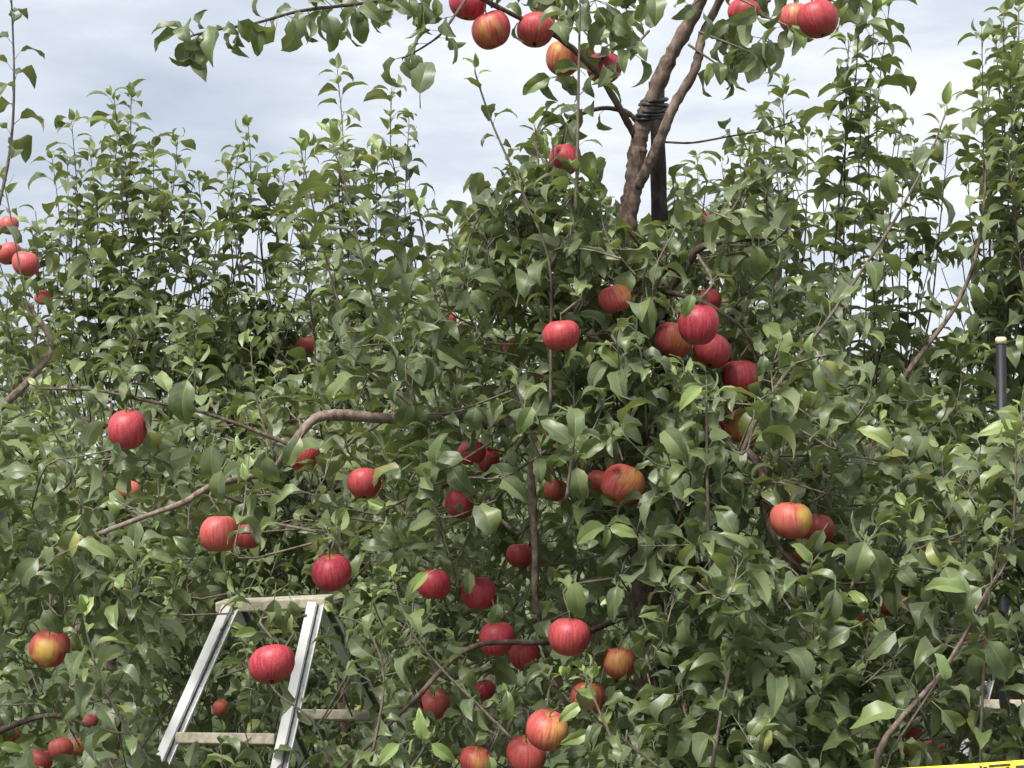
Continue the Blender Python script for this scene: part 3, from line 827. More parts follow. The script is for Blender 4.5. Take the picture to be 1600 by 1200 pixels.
_, b_r = main.branch([P(1005, 610, d0), P(1060, 640, d0 - 0.1), P(1115, 674, d0 - 0.16), P(1170, 708, d0 - 0.2), P(1192, 738, d0 - 0.22), P(1188, 770, d0 - 0.24), P(1215, 850, d0 - 0.3), P(1270, 905, d0 - 0.3)], 0.012, 0.005, 'branch', M_BARK, 8, 0.07)
_, b_ru = main.branch([P(990, 560, d0), P(1010, 500, d0 - 0.1), P(1037, 460, d0 - 0.15), P(1065, 430, d0 - 0.18), P(1081, 400, d0 - 0.2), P(1104, 383, d0 - 0.22), P(1150, 375, d0 - 0.22), P(1210, 371, d0 - 0.25), P(1270, 352, d0 - 0.2)], 0.0115, 0.003, 'branch', M_TWIG, 8, 0.07, radii=[0.012, 0.0115, 0.0105, 0.010, 0.009, 0.0075, 0.005, 0.0033, 0.0015])
_, b_ru2 = main.branch([P(1040, 455, d0 - 0.16), P(1088, 468, d0 - 0.24), P(1130, 490, d0 - 0.28), P(1165, 520, d0 - 0.28), P(1190, 570, d0 - 0.25)], 0.006, 0.003, 'branch', M_TWIG, 6)
_, b_tw2 = main.branch([P(1062, 425, d0 - 0.18), P(1035, 414, d0 - 0.22), P(1002, 385, d0 - 0.25), P(962, 335, d0 - 0.27), P(940, 310, d0 - 0.27)], 0.004, 0.0018, 'branch', M_TWIG, 6)
main.branch([P(980, 362, d0), P(955, 382, d0 - 0.02), P(930, 420, d0 - 0.05), P(905, 520, d0 - 0.1), P(880, 640, d0 - 0.12)], 0.010, 0.006, 'branch', M_BARK, 8)
_, b_low = main.branch([P(845, 664, d0 - 0.13), P(832, 715, d0 - 0.15), P(831, 770, d0 - 0.16), P(836, 860, d0 - 0.16), P(838, 950, d0 - 0.16), P(860, 1040, d0 - 0.1), P(900, 1130, d0 - 0.05)], 0.011, 0.005, 'branch', M_BARK, 8, 0.07)
_, b_fk = main.branch([P(820, 680, d0 - 0.2), P(775, 735, d0 - 0.35), P(720, 752, d0 - 0.4), P(640, 778, d0 - 0.42), P(600, 798, d0 - 0.44)], 0.0055, 0.002, 'branch', M_TWIG, 6)
_, b_rt = main.branch([P(1040, 222, d0), P(1082, 223, d0 - 0.03), P(1140, 213, d0 - 0.05), P(1195, 204, d0 - 0.06), P(1240, 190, d0 - 0.06)], 0.0026, 0.0014, 'branch', M_TWIG, 6)
_, b_lr = main.branch([P(1005, 860, d0), P(1080, 800, d0 - 0.15), P(1150, 785, d0 - 0.25), P(1240, 765, d0 - 0.3), P(1310, 720, d0 - 0.32), P(1372, 662, d0 - 0.34)], 0.0065, 0.002, 'branch', M_TWIG, 6)
_, b_lr2 = main.branch([P(1010, 900, d0), P(1120, 880, d0 - 0.2), P(1210, 880, d0 - 0.3), P(1300, 900, d0 - 0.35), P(1420, 860, d0 - 0.4), P(1492, 796, d0 - 0.4)], 0.0065, 0.002, 'branch', M_TWIG, 6)
_, b_ll = main.branch([P(1005, 950, d0), P(880, 1000, d0 - 0.25), P(740, 1010, d0 - 0.35), P(650, 1090, d0 - 0.4), P(560, 1180, d0 - 0.45), P(480, 1260, d0 - 0.45)], 0.008, 0.003, 'branch', M_TWIG, 6)

# the horizontal, hanging-leaved branch across the top left and its spurs
_, b_top = main.branch([P(735, -12, d0 - 0.25), P(640, -6, d0 - 0.45), P(560, 6, d0 - 0.6), P(470, 17, d0 - 0.7), P(400, 36, d0 - 0.75), P(330, 48, d0 - 0.78), P(296, 57, d0 - 0.8)], 0.004, 0.0018, 'branch', M_TWIG, 6)
main.leaves_on(b_top, 0.08, 0.017, 0.074, False, 0.68)
main.leaves_on(b_top, 0.2, 0.034, 0.062, False, 0.25)
for (a, az) in ((0, 1.2), (0, 4.0), (0, 2.6)): main.leaf(b_top[-1], np.array([-1.0, 0, 0.1]), az, 0.062, 0, 0.35, 0.6)
_, b_top2 = main.branch([P(735, -12, d0 - 0.25), P(712, 22, d0 - 0.35), P(690, 52, d0 - 0.4), P(664, 72, d0 - 0.43), P(628, 92, d0 - 0.46)], 0.0032, 0.0015, 'branch', M_TWIG, 6)
main.leaves_on(b_top2, 0.35, 0.022, 0.066, False, 0.5)
for (x, y) in ((880, 20), (930, 30), (960, 60), (1000, 40), (985, 110), (1020, 20), (1150, 60), (1180, 40), (1210, 10), (1120, 130), (1170, 110), (1230, 70), (1300, -10), (900, -30), (820, -10), (1060, -30), (1130, -40), (1200, -40), (960, -30), (940, 140), (1330, 20), (870, 150), (1000, 0), (1080, 40), (1190, 90), (1160, 0), (850, 0), (930, 90), (1240, -30), (1140, 90)):
    q = P(x, y - 30, d0 - main.g.uniform(-0.1, 0.35))
    main.twig([q + np.array([main.g.normal() * 0.05, 0.04, 0.05]), q], 0.003, 0.002)
    for j in range(main.g.integers(5, 8)):
        main.leaf(q, nrm(np.array([main.g.normal() * 0.3, -0.3, -0.4])), main.g.uniform(0, 6.28), main.g.uniform(0.055, 0.082), 0 if main.g.random() < 0.85 else 2, main.g.uniform(0.25, 0.65))
for cc, st in ((up_l, 0.045), (up_l2, 0.03)): main.leaves_on(cc, 0.25, st, 0.068, False, 0.15)
for cc, st in ((b_rt, 0.018), (b_ru, 0.03), (b_ru2, 0.035), (b_tw2, 0.03), (b_lr, 0.028), (b_lr2, 0.028), (b_fk, 0.03), (b_tw, 0.035), (b_left2, 0.04), (b_ll, 0.03)): main.leaves_on(cc, 0.42, st, 0.066, True, 0.0)

# long shoots that can be followed in the picture: points, metres ahead, leaf length
for pts, d, Lf, st, r0 in [
    ([(900, 330), (902, 250), (904, 130), (906, 20), (908, -90)], 3.72, 0.062, 0.050, 0.0042),
    ([(830, 330), (797, 256), (768, 190), (745, 122), (742, 108)], 3.8, 0.058, 0.030, 0.0030),
    ([(860, 640), (861, 500), (858, 410), (836, 345), (822, 320), (812, 280)], 3.75, 0.066, 0.026, 0.0034),
    ([(860, 415), (885, 372), (905, 345), (925, 300), (935, 275)], 3.76, 0.066, 0.026, 0.0028),
    ([(850, 420), (848, 330), (842, 260), (836, 200)], 3.9, 0.066, 0.019, 0.0030),
    ([(880, 420), (870, 330), (866, 260), (862, 215)], 3.95, 0.062, 0.022, 0.0028),
    ([(722, 480), (727, 400), (745, 345), (790, 272), (800, 255)], 3.95, 0.058, 0.040, 0.0032),
    ([(800, 828), (760, 790), (700, 712), (640, 612), (588, 480), (560, 380), (540, 290), (520, 228)], 3.75, 0.094, 0.028, 0.0048),
    ([(720, 690), (702, 580), (678, 450), (660, 360), (650, 312)], 3.85, 0.088, 0.028, 0.0040),
    ([(585, 650), (550, 540), (515, 425), (488, 318), (470, 235)], 4.0, 0.090, 0.025, 0.0040),
    ([(1140, 760), (1180, 660), (1232, 578), (1300, 490), (1385, 365), (1425, 295), (1452, 245), (1480, 170)], 3.8, 0.096, 0.028, 0.0050),
    ([(1112, 900), (1107, 840), (1105, 740), (1104, 650), (1104, 592)], 3.45, 0.072, 0.021, 0.0040),
    ([(1112, 1205), (1130, 1095), (1145, 1020), (1147, 962)], 3.45, 0.070, 0.023, 0.0040),
    ([(885, 780), (893, 720), (897, 690), (900, 668)], 3.5, 0.076, 0.014, 0.0036),
    ([(800, 1155), (745, 1100), (690, 1045), (642, 985), (614, 908)], 3.5, 0.076, 0.026, 0.0036),
    ([(620, 1240), (645, 1195), (662, 1168), (660, 1140)], 3.35, 0.058, 0.013, 0.0030),
    ([(1030, 1200), (985, 1165), (935, 1122), (905, 1085), (880, 1060)], 3.45, 0.066, 0.020, 0.0030),
    ([(960, 1165), (938, 1115), (920, 1068), (912, 1050)], 3.42, 0.062, 0.018, 0.0028),
    ([(1230, 640), (1180, 560), (1150, 440), (1130, 350)], 4.0, 0.072, 0.030, 0.0030),
    ([(240, 1205), (187, 1120), (157, 1062), (140, 1005), (130, 960)], 3.55, 0.080, 0.026, 0.0038),
    ([(180, 1000), (200, 955), (213, 918), (222, 890)], 3.75, 0.066, 0.020, 0.0030),
    ([(530, 1230), (490, 1130), (430, 1080), (398, 1020), (378, 998)], 3.75, 0.050, 0.022, 0.0030),
    ([(580, 1190), (600, 1060), (570, 980), (520, 960)], 3.65, 0.062, 0.024, 0.0030),
    ([(345, 985), (360, 960), (372, 930)], 3.7, 0.066, 0.016, 0.0028),
    ([(535, 868), (528, 845), (526, 822)], 3.6, 0.074, 0.016, 0.0030),
    ([(1160, 620), (1200, 520), (1215, 400), (1222, 320)], 4.1, 0.078, 0.028, 0.0034),
    ([(1330, 920), (1350, 860), (1372, 825)], 3.4, 0.078, 0.014, 0.0032),
    ([(430, 720), (405, 640), (395, 580), (392, 540)], 4.0, 0.068, 0.024, 0.0030),
    ([(300, 640), (305, 600), (302, 560)], 3.9, 0.070, 0.020, 0.0028),
    ([(1010, 820), (1045, 750), (1052, 640), (1050, 590)], 3.8, 0.072, 0.026, 0.0030),
]:
    main.shoot(px_(pts, d), r0, 0.0014, 0.12, st, Lf)

def pleaf(t, b, e, d, kind=0, face=0.75, dz=0.0, var=None):
    """one leaf that the photograph shows large: from its stalk end towards its tip"""
    p, q = P(b[0], b[1], d), P(e[0], e[1], d + dz)
    ln = np.linalg.norm(q - p); f = (q - p) / ln
    n = -FW * face + UP * (1 - face) + t.g.normal(size=3) * 0.12; n = nrm(n - f * (n @ f))
    k = t.g.integers(N_OLD) if kind == 0 else (N_OLD + t.g.integers(N_YOUNG) if kind == 1 else N_OLD + N_YOUNG + t.g.integers(N_HALF))
    t.pos.append(p - f * ln * 0.28); t.R.append(np.stack([cross(f, n), f, n], 1)); t.S.append(ln * 1.0); t.K.append(k)
for (b_, e_, d, kind, face) in [
    ((904, 912), (913, 982), 3.6, 2, 0.8), ((885, 40), (826, 38), 3.8, 0, 0.3), ((900, 116), (845, 108), 3.9, 0, 0.6), ((920, 150), (988, 145), 3.9, 0, 0.2),
    ((985, 428), (965, 496), 3.85, 2, 0.7), ((1080, 465), (1066, 507), 3.6, 2, 0.8), ((868, 522), (860, 565), 3.8, 0, 0.7), ((624, 746), (562, 768), 3.75, 0, 0.5),
    ((505, 712), (443, 722), 3.8, 0, 0.4), ((440, 712), (470, 676), 3.85, 0, 0.8), ((1020, 733), (982, 745), 3.6, 0, 0.4), ((672, 898), (636, 930), 3.6, 1, 0.6),
    ((736, 893), (733, 935), 3.7, 0, 0.8), ((776, 943), (769, 988), 3.7, 0, 0.7), ((1284, 832), (1248, 886), 3.6, 0, 0.8), ((906, 1104), (868, 1134), 3.55, 1, 0.7),
    ((922, 1144), (870, 1165), 3.55, 1, 0.7), ((392, 842), (343, 846), 3.75, 0, 0.3), ((74, 953), (108, 997), 3.7, 0, 0.5), ((950, 826), (944, 860), 3.55, 1, 0.7),
    ((955, 830), (1002, 846), 3.55, 1, 0.6), ((944, 830), (890, 860), 3.55, 2, 0.6), ((1100, 610), (1054, 645), 3.4, 1, 0.5), ((1122, 628), (1198, 642), 3.4, 1, 0.4),
    ((660, 1152), (653, 1100), 3.3, 1, 0.85), ((674, 1162), (716, 1194), 3.3, 1, 0.8), ((628, 1166), (585, 1200), 3.3, 1, 0.6), ((1348, 850), (1322, 922), 3.35, 0, 0.8),
    ((1352, 852), (1388, 930), 3.35, 0, 0.8), ((118, 872), (198, 892), 3.5, 2, 0.3), ((1205, 640), (1222, 720), 3.7, 0, 0.85), ((1180, 390), (1195, 455), 3.8, 0, 0.85),
    ((1012, 470), (1020, 545), 3.75, 0, 0.8), ((895, 690), (900, 618), 3.45, 0, 0.85), ((890, 692), (836, 655), 3.45, 0, 0.7), ((902, 690), (955, 672), 3.45, 0, 0.5),
    ((300, 600), (285, 680), 3.8, 0, 0.8), ((335, 700), (330, 780), 3.75, 0, 0.8), ((560, 600), (505, 640), 3.7, 2, 0.4), ((720, 720), (665, 715), 3.6, 0, 0.6),
    ((760, 830), (742, 762), 3.6, 0, 0.7), ((660, 150), (672, 80), 3.5, 0, 0.7), ((455, 960), (440, 1005), 3.6, 0, 0.8), ((430, 930), (425, 1000), 3.6, 0, 0.8),
    ((455, 940), (470, 985), 3.6, 0, 0.8), ((400, 990), (360, 998), 3.6, 1, 0.7), ((1300, 920), (1280, 990), 3.4, 0, 0.85), ((1190, 560), (1180, 600), 3.7, 0, 0.7),
    ((468, 690), (440, 745), 3.7, 0, 0.7), ((420, 715), (436, 775), 3.7, 0, 0.7), ((400, 712), (372, 765), 3.7, 2, 0.6), ((352, 735), (338, 795), 3.7, 0, 0.7), ((382, 738), (330, 752), 3.68, 0, 0.4),
    ((640, 630), (622, 690), 3.7, 0, 0.7), ((668, 640), (640, 668), 3.7, 0, 0.6), ((745, 640), (735, 690), 3.7, 0, 0.8), ((790, 635), (755, 672), 3.65, 0, 0.6), ((830, 640), (805, 690), 3.65, 2, 0.7), ((870, 650), (845, 690), 3.65, 0, 0.7),
    ((120, 835), (95, 890), 3.6, 0, 0.7), ((90, 855), (60, 905), 3.6, 0, 0.7), ((130, 850), (100, 850), 3.6, 2, 0.4), ((60, 880), (20, 935), 3.6, 0, 0.7)]:
    pleaf(main, b_, e_, d, kind, face)

def spur(t, i):
    px, py, dia, d = APPLES[i][:4]
    D = dia * d / FPX; g = t.g
    a = P(px, py, d) + ZUP * D * 0.56
    e = a + np.array([g.normal() * 0.02, g.uniform(0.0, 0.04), g.uniform(0.02, 0.05)])
    e2 = e + np.array([g.normal() * 0.04, g.uniform(0.04, 0.1), g.uniform(-0.03, 0.06)])
    t.twig([a, e, e2], 0.0022, 0.0034, 5, 4)
    for j in range(g.integers(4, 7)):
        t.leaf(e, nrm(np.array([g.normal() * 0.4, -0.2, 0.8])), g.uniform(0, 6.28), g.uniform(0.05, 0.075), 0 if g.random() < 0.8 else 2, g.uniform(0, 0.4))
for i in range(len(APPLES)):
    if APPLES[i][3] < 4.7: spur(main, i)

cm = lambda g: P(1000 + g.normal() * 40, g.uniform(450, 1000), d0 + g.normal() * 0.05)
cl = lambda g: P(g.uniform(450, 900), 700 + g.normal() * 60, d0 - 0.2)
main_top = [(300, 640), (420, 560), (540, 500), (660, 480), (760, 330), (850, 290), (920, 330), (1000, 380), (1060, 350), (1180, 340), (1240, 400), (1320, 560), (1400, 640)]
mass(main, 285, (640, 1330), main_top, 1330, (3.65, 4.9), (0.10, 0.22), 0.073, 0.024, cm, 0.5, 0.2)
mass(main, 185, (240, 720), main_top, 1330, (3.6, 5.2), (0.10, 0.22), 0.072, 0.024, cl, 0.5, 0.2)
mass(main, 40, (760, 960), [(760, 300), (800, 230), (850, 195), (900, 240), (960, 320)], 470, (3.75, 4.25), (0.10, 0.20), 0.070, 0.019, None, 0.3, 0.3)
mass(main, 24, (1040, 1230), [(1050, 300), (1120, 230), (1200, 210), (1270, 260)], 400, (3.8, 4.3), (0.09, 0.17), 0.070, 0.021, None, 0.45, 0.25)
mass(main, 10, (930, 1000), [(930, 250), (1000, 300)], 400, (3.95, 4.3), (0.07, 0.12), 0.064, 0.022, None, 0.6, 0.2)
mass(main, 26, (960, 1120), [(960, 640), (1120, 640)], 1330, (3.5, 3.95), (0.08, 0.16), 0.074, 0.02, cm, 0.7, 0.1)
mass(main, 60, (1000, 1320), [(1000, 560), (1320, 640)], 1330, (3.4, 3.9), (0.10, 0.2), 0.074, 0.021, cm, 0.6, 0.15)
mass(main, 46, (930, 1110), [(930, 370), (1000, 360), (1110, 350)], 760, (3.6, 4.02), (0.08, 0.17), 0.070, 0.020, cm, 0.5, 0.2)
mass(main, 65, (700, 1300), [(700, 340), (850, 260), (1000, 360), (1300, 400)], 620, (3.75, 4.5), (0.10, 0.2), 0.070, 0.021, cm, 0.4, 0.3)

# --- neighbour whose grey-green shoots fill the right edge
right = Tree('apple tree of broad grey green leaves at the right edge, nearest the tape', ground_under(1760, 3.9), 'near')
rb = right.base
right.branch([rb + [0, 0, -0.05], rb + [0, 0, 0.5], rb + [-0.03, 0, 1.2], rb + [0.02, 0.02, 1.75]], 0.033, 0.004, 'trunk', M_BARK, 10, 0.05)
right.branch([rb + [0, 0, 0.55], P(1560, 1330, 3.6), P(1370, 1205, 3.4), P(1480, 1040, 3.42), P(1540, 930, 3.45), P(1580, 850, 3.5), P(1588, 690, 3.5)], 0.010, 0.002, 'branch', M_BARK, 8, 0.05, radii=[0.010, 0.008, 0.0058, 0.0046, 0.004, 0.003, 0.0014])
for pts, d, Lf, st, r0 in [
    ([(1372, 1203), (1480, 1040), (1540, 930), (1580, 850), (1586, 760), (1588, 680)], 3.4, 0.082, 0.024, 0.0022),
    ([(1530, 1250), (1535, 1090), (1545, 940), (1562, 840)], 3.5, 0.076, 0.028, 0.0034),
    ([(1680, 1150), (1600, 1170), (1540, 1190)], 3.5, 0.060, 0.030, 0.0028),
    ([(1640, 900), (1600, 780), (1596, 640)], 3.6, 0.076, 0.022, 0.0030),
    ([(1600, 900), (1530, 820), (1480, 760), (1470, 700)], 3.8, 0.072, 0.022, 0.0030),
    ([(1500, 960), (1440, 880), (1420, 800)], 3.6, 0.076, 0.020, 0.0030),
    ([(1450, 1130), (1400, 1040), (1360, 960)], 3.6, 0.080, 0.020, 0.0030),
]:
    right.shoot(px_(pts, d), r0, 0.0014, 0.06, st, Lf)
for (b_, e_, d, kind, face) in [((1596, 684), (1518, 692), 3.45, 1, 0.35), ((1500, 935), (1432, 915), 3.4, 2, 0.5), ((1530, 925), (1470, 970), 3.4, 0, 0.6), ((1540, 1000), (1590, 1075), 3.4, 0, 0.6),
    ((1470, 1060), (1460, 1010), 3.35, 2, 0.7), ((1400, 1120), (1320, 1150), 3.35, 2, 0.4), ((1470, 1110), (1520, 1160), 3.35, 0, 0.6), ((1330, 985), (1270, 1020), 3.4, 0, 0.6),
    ((1400, 990), (1350, 1040), 3.4, 0, 0.7), ((1560, 860), (1600, 900), 3.4, 0, 0.5), ((1490, 750), (1560, 740), 3.5, 0, 0.4), ((1380, 700), (1330, 660), 3.5, 2, 0.5)]:
    pleaf(right, b_, e_, d, kind, face)
cr_ = lambda g: P(1700, g.uniform(600, 1100), 3.9)
mass(right, 185, (1290, 1750), [(1290, 690), (1400, 670), (1500, 700), (1600, 660), (1750, 600)], 1330, (3.45, 4.5), (0.10, 0.22), 0.076, 0.021, cr_, 0.6, 0.15)

mass(right, 75, (1720, 2080), [(1720, 560), (1850, 470), (2080, 560)], 1330, (3.45, 4.5), (0.10, 0.22), 0.076, 0.023, cr_, 0.6, 0.15)
# --- neighbour at the left edge
left = Tree('apple tree at the left edge, its tall thin shoot rising out of view', ground_under(-170, 4.9), 'near')
lb = left.base
left.branch([lb + [0, 0, -0.05], lb + [0, 0, 0.6], lb + [0.03, 0, 1.3], lb + [0.0, 0.02, 1.95]], 0.033, 0.004, 'trunk', M_BARK, 10, 0.05)
left.branch([lb + [0.03, 0, 1.3], P(-60, 700, 4.9), P(40, 600, 4.95), P(80, 540, 5.0), P(40, 470, 5.0)], 0.014, 0.006, 'branch', M_BARK, 8)
left.branch([lb + [0, 0, 0.7], P(-80, 1180, 4.7), P(30, 1130, 4.6), P(90, 1118, 4.55), P(140, 1135, 4.5)], 0.012, 0.004, 'branch', M_TWIG, 8)
for pts, d, Lf, st, r0 in [
    ([(-30, 420), (3, 300), (18, 215), (22, 120), (18, 0), (14, -90)], 4.5, 0.074, 0.032, 0.0052),
    ([(-60, 460), (-25, 340), (-20, 200)], 4.6, 0.070, 0.026, 0.0030),
    ([(60, 560), (35, 440), (15, 330), (5, 280)], 4.9, 0.066, 0.020, 0.0030),
    ([(20, 540), (-10, 430), (-30, 300)], 4.9, 0.066, 0.020, 0.0030),
]:
    left.shoot(px_(pts, d), r0, 0.0016, 0.05, st, Lf)
cL = lambda g: P(-100, g.uniform(500, 1100), 4.9)
mass(left, 95, (-220, 130), [(-220, 350), (-20, 440), (60, 520), (130, 620)], 1330, (4.4, 5.4), (0.10, 0.22), 0.072, 0.020, cL, 0.5, 0.2)
mass(left, 75, (-100, 300), [(-100, 600), (100, 640), (300, 680)], 1330, (3.6, 4.5), (0.10, 0.22), 0.076, 0.021, cL, 0.5, 0.2)

mass(left, 60, (-480, -190), [(-480, 480), (-300, 400), (-190, 380)], 1330, (4.3, 5.4), (0.10, 0.22), 0.072, 0.023, cL, 0.5, 0.2)

# --- the row behind
def back_tree(label, px, d, tops, xr, shoots, n, ybot=1000, seed=0, solid=490, fill=0.10):
    ybot = 1250; n = int(n * 1.2)
    t = Tree(label, ground_under(px, d), 'mid', None, seed=seed)
    b = t.base
    t.branch([b + [0, 0, -0.05], b + [0.02, 0, 0.7], b + [-0.02, 0, 1.3], b + [0.01, 0, 1.75]], 0.035, 0.005, 'trunk', M_BARK, 8, 0.06)
    for k in range(6):
        z = t.g.uniform(0.7, 1.7); a = k * 1.05 + t.g.normal() * 0.2
        _, bc = t.branch([b + [0, 0, z], b + [0.22 * math.cos(a), 0.22 * math.sin(a), z + 0.08], b + [0.42 * math.cos(a), 0.42 * math.sin(a), z + 0.2]], 0.011, 0.0018, 'branch', M_TWIG, 6)
        t.leaves_on(bc, 0.35, 0.024, 0.072)
    for (bx, by, tx, ty, dd) in shoots:
        mx, my = (bx + tx) / 2 + (tx - bx) * 0.12 + t.g.normal() * 7, (by + ty) / 2
        t.shoot(px_([(bx + (bx - tx) * 0.4 + t.g.normal() * 26, max(by + 110, 620)), (bx, by), (mx, my), (tx, ty)], d + dd), 0.0034, 0.0012, 0.05, t.g.uniform(0.019, 0.026), t.g.uniform(0.082, 0.100), mat=M_TWIG, tipscale=0.7, )
    for (bx, by, tx, ty, dd) in shoots:
        ox = t.g.choice([-1, 1]) * t.g.uniform(10, 26); ty2 = ty + (by - ty) * t.g.uniform(0.2, 0.6)
        if t.g.random() < 0.35: continue
        t.shoot(px_([(bx + ox * 0.4 + t.g.normal() * 24, max(by + 90, 600)), (bx + ox * 0.6, by), (tx + ox + t.g.normal() * 8, ty2)], d + dd + t.g.uniform(-0.25, 0.25)), 0.0030, 0.0012, 0.05, t.g.uniform(0.019, 0.026), t.g.uniform(0.076, 0.094), mat=M_TWIG, tipscale=0.7)
    c = lambda g: b + np.array([g.normal() * 0.1, g.normal() * 0.1, g.uniform(0.8, 1.7)])
    mass(t, int(n * fill), xr, tops, 520, (d - 0.6, d + 0.6), (0.12, 0.28), 0.076, 0.024, c, 0.35, 0.35, power=0.7)
    mass(t, int(n * 0.72), xr, [(x, max(y + 60, solid)) for x, y in tops], ybot, (d - 0.6, d + 0.6), (0.12, 0.30), 0.076, 0.023, c, 0.35, 0.35)
    return t
back_tree('apple tree in the back row at the left, twin tall shoots against the cloud', 170, 6.3,
          [(-20, 420), (60, 370), (110, 300), (180, 270), (240, 280), (310, 360), (360, 440)], (-20, 350),
          [(118, 420, 112, 190, 0.0), (190, 400, 205, 148, -0.1), (175, 420, 185, 190, 0.2), (250, 420, 278, 215, 0.1), (235, 430, 240, 240, -0.2), (300, 440, 310, 285, 0.2),
           (90, 450, 82, 250, 0.2), (270, 480, 290, 330, -0.3), (60, 470, 56, 330, 0.1), (150, 430, 140, 235, 0.3), (325, 520, 340, 360, 0), (212, 450, 222, 255, 0.3), (205, 300, 178, 152, 0.0)], 190, 980)
back_tree('apple tree in the back row left of centre, slim shoots standing high in the sky', 530, 6.4,
          [(340, 470), (400, 460), (440, 380), (500, 330), (600, 320), (680, 380), (760, 430)], (340, 760),
          [(530, 330, 527, 108, 0), (535, 400, 533, 200, 0.3), (622, 330, 612, 138, 0.0), (385, 330, 388, 198, 0.1), (380, 420, 372, 240, 0.0), (420, 520, 402, 340, 0), (365, 430, 355, 270, 0.3), (440, 430, 445, 275, 0.1),
           (585, 420, 590, 240, -0.2), (650, 420, 640, 270, 0.2), (480, 420, 478, 230, -0.3), (465, 560, 420, 390, 0.1), (700, 470, 690, 330, 0.1), (560, 400, 556, 250, 0.2), (410, 400, 418, 262, 0.2), (740, 480, 742, 350, 0.2), (345, 500, 350, 320, 0.2)], 230, 980, 1)
back_tree('apple tree in the back row, mostly hidden behind the laden central tree', 930, 6.6,
          [(740, 440), (850, 420), (950, 440), (1050, 400), (1180, 380)], (740, 1180),
          [(1095, 400, 1090, 250, 0), (1150, 380, 1155, 230, 0.1), (1060, 420, 1052, 300, 0.1), (800, 460, 795, 360, 0), (760, 480, 765, 400, 0.2)], 130, 980, 2)
tr = back_tree('apple tree in the back row right of centre, many straight upright shoots with arching leaves', 1310, 5.6,
          [(1160, 420), (1240, 400), (1320, 430), (1400, 520), (1480, 560), (1540, 600)], (1160, 1540),
          [(1366, 470, 1366, 20, -0.4), (1318, 440, 1326, 62, -0.5), (1312, 300, 1345, -30, -0.5), (1230, 400, 1222, 132, -0.2), (1200, 380, 1196, 190, 0), (1252, 420, 1262, 215, 0.1), (1418, 530, 1428, 230, 0.0),
           (1452, 500, 1482, 215, 0.0), (1350, 560, 1342, 330, 0.1), (1290, 460, 1284, 220, 0), (1395, 480, 1400, 205, 0.2), (1180, 400, 1170, 230, 0.2), (1376, 380, 1392, -10, 0.1), (1270, 440, 1240, 280, 0.2), (1160, 420, 1128, 260, 0.2)], 190, 980, 3, 570, 0.04)
tr.shoot(px_([(1340, 760), (1395, 620), (1440, 552), (1492, 480), (1522, 410), (1536, 330), (1542, 250)], 5.2), 0.009, 0.003, 0.3, 0.03, 0.08, mat=M_BARK)
back_tree('apple tree in the back row at the right edge, densest tall shoots of the row', 1590, 5.5,
          [(1480, 600), (1530, 480), (1580, 330), (1640, 250), (1760, 250)], (1480, 1760),
          [(1538, 420, 1534, 52, -0.2), (1560, 400, 1568, 20, -0.1), (1590, 420, 1592, 10, 0), (1575, 360, 1556, 60, 0.2), (1605, 400, 1612, -20, 0.1), (1545, 470, 1512, 270, 0.2), (1580, 420, 1578, 110, -0.3),
           (1530, 560, 1500, 380, 0.2), (1620, 400, 1630, 0, 0), (1640, 420, 1650, 40, 0), (1560, 480, 1548, 180, 0.3), (1600, 460, 1586, 170, -0.3), (1615, 460, 1606, 120, -0.2)], 130, 1000, 4, 570, 0.06)
back_tree('apple tree in the back row below the left sky gap, lit through by the sky', 350, 7.2,
          [(250, 480), (350, 500), (450, 480), (520, 470)], (230, 530),
          [(330, 540, 322, 420, 0), (300, 530, 296, 430, 0), (440, 520, 436, 420, 0)], 110, 980, 5)

# --- far rows
def far_tree(label, px, d, tops, xr, n, seed, ybot=860):
    t = Tree(label, ground_under(px, d), 'far', None, seed=seed)
    b = t.base
    t.branch([b + [0, 0, -0.05], b + [0.03, 0, 0.8], b + [-0.02, 0, 1.4], b + [0.01, 0, 1.8]], 0.045, 0.006, 'trunk', M_BARK, 7, 0.06)
    c = lambda g: b + np.array([g.normal() * 0.2, g.normal() * 0.2, g.uniform(0.8, 1.9)])
    mass(t, n, xr, tops, ybot, (d - 0.8, d + 0.8), (0.15, 0.4), 0.074, 0.024, c, 0.3, 0.5)
far_tree('far apple tree showing through the gaps at the left, row beyond the back row', 120, 10.0, [(-60, 500), (100, 480), (280, 500)], (-60, 290), 130, 10)
far_tree('far apple tree glowing pale green left of centre, beyond the horizontal limb', 430, 10.3, [(260, 480), (430, 465), (600, 480)], (260, 600), 150, 11)
far_tree('far apple tree behind the central crown, seen only through leaf gaps', 760, 10.2, [(580, 480), (760, 470), (920, 500)], (580, 920), 130, 12)
far_tree('far apple tree behind the stake, right of the central trunk', 1090, 10.4, [(900, 520), (1090, 490), (1260, 540)], (900, 1260), 120, 13)
far_tree('far apple tree with sunny yellow green shoots left of the black pipe', 1420, 9.6, [(1240, 570), (1420, 575), (1490, 560), (1600, 590)], (1240, 1600), 150, 14)
far_tree('far apple tree at the right edge behind the black pipe', 1680, 9.8, [(1580, 560), (1700, 520), (1800, 520)], (1570, 1800), 70, 15)

finalize_trees()

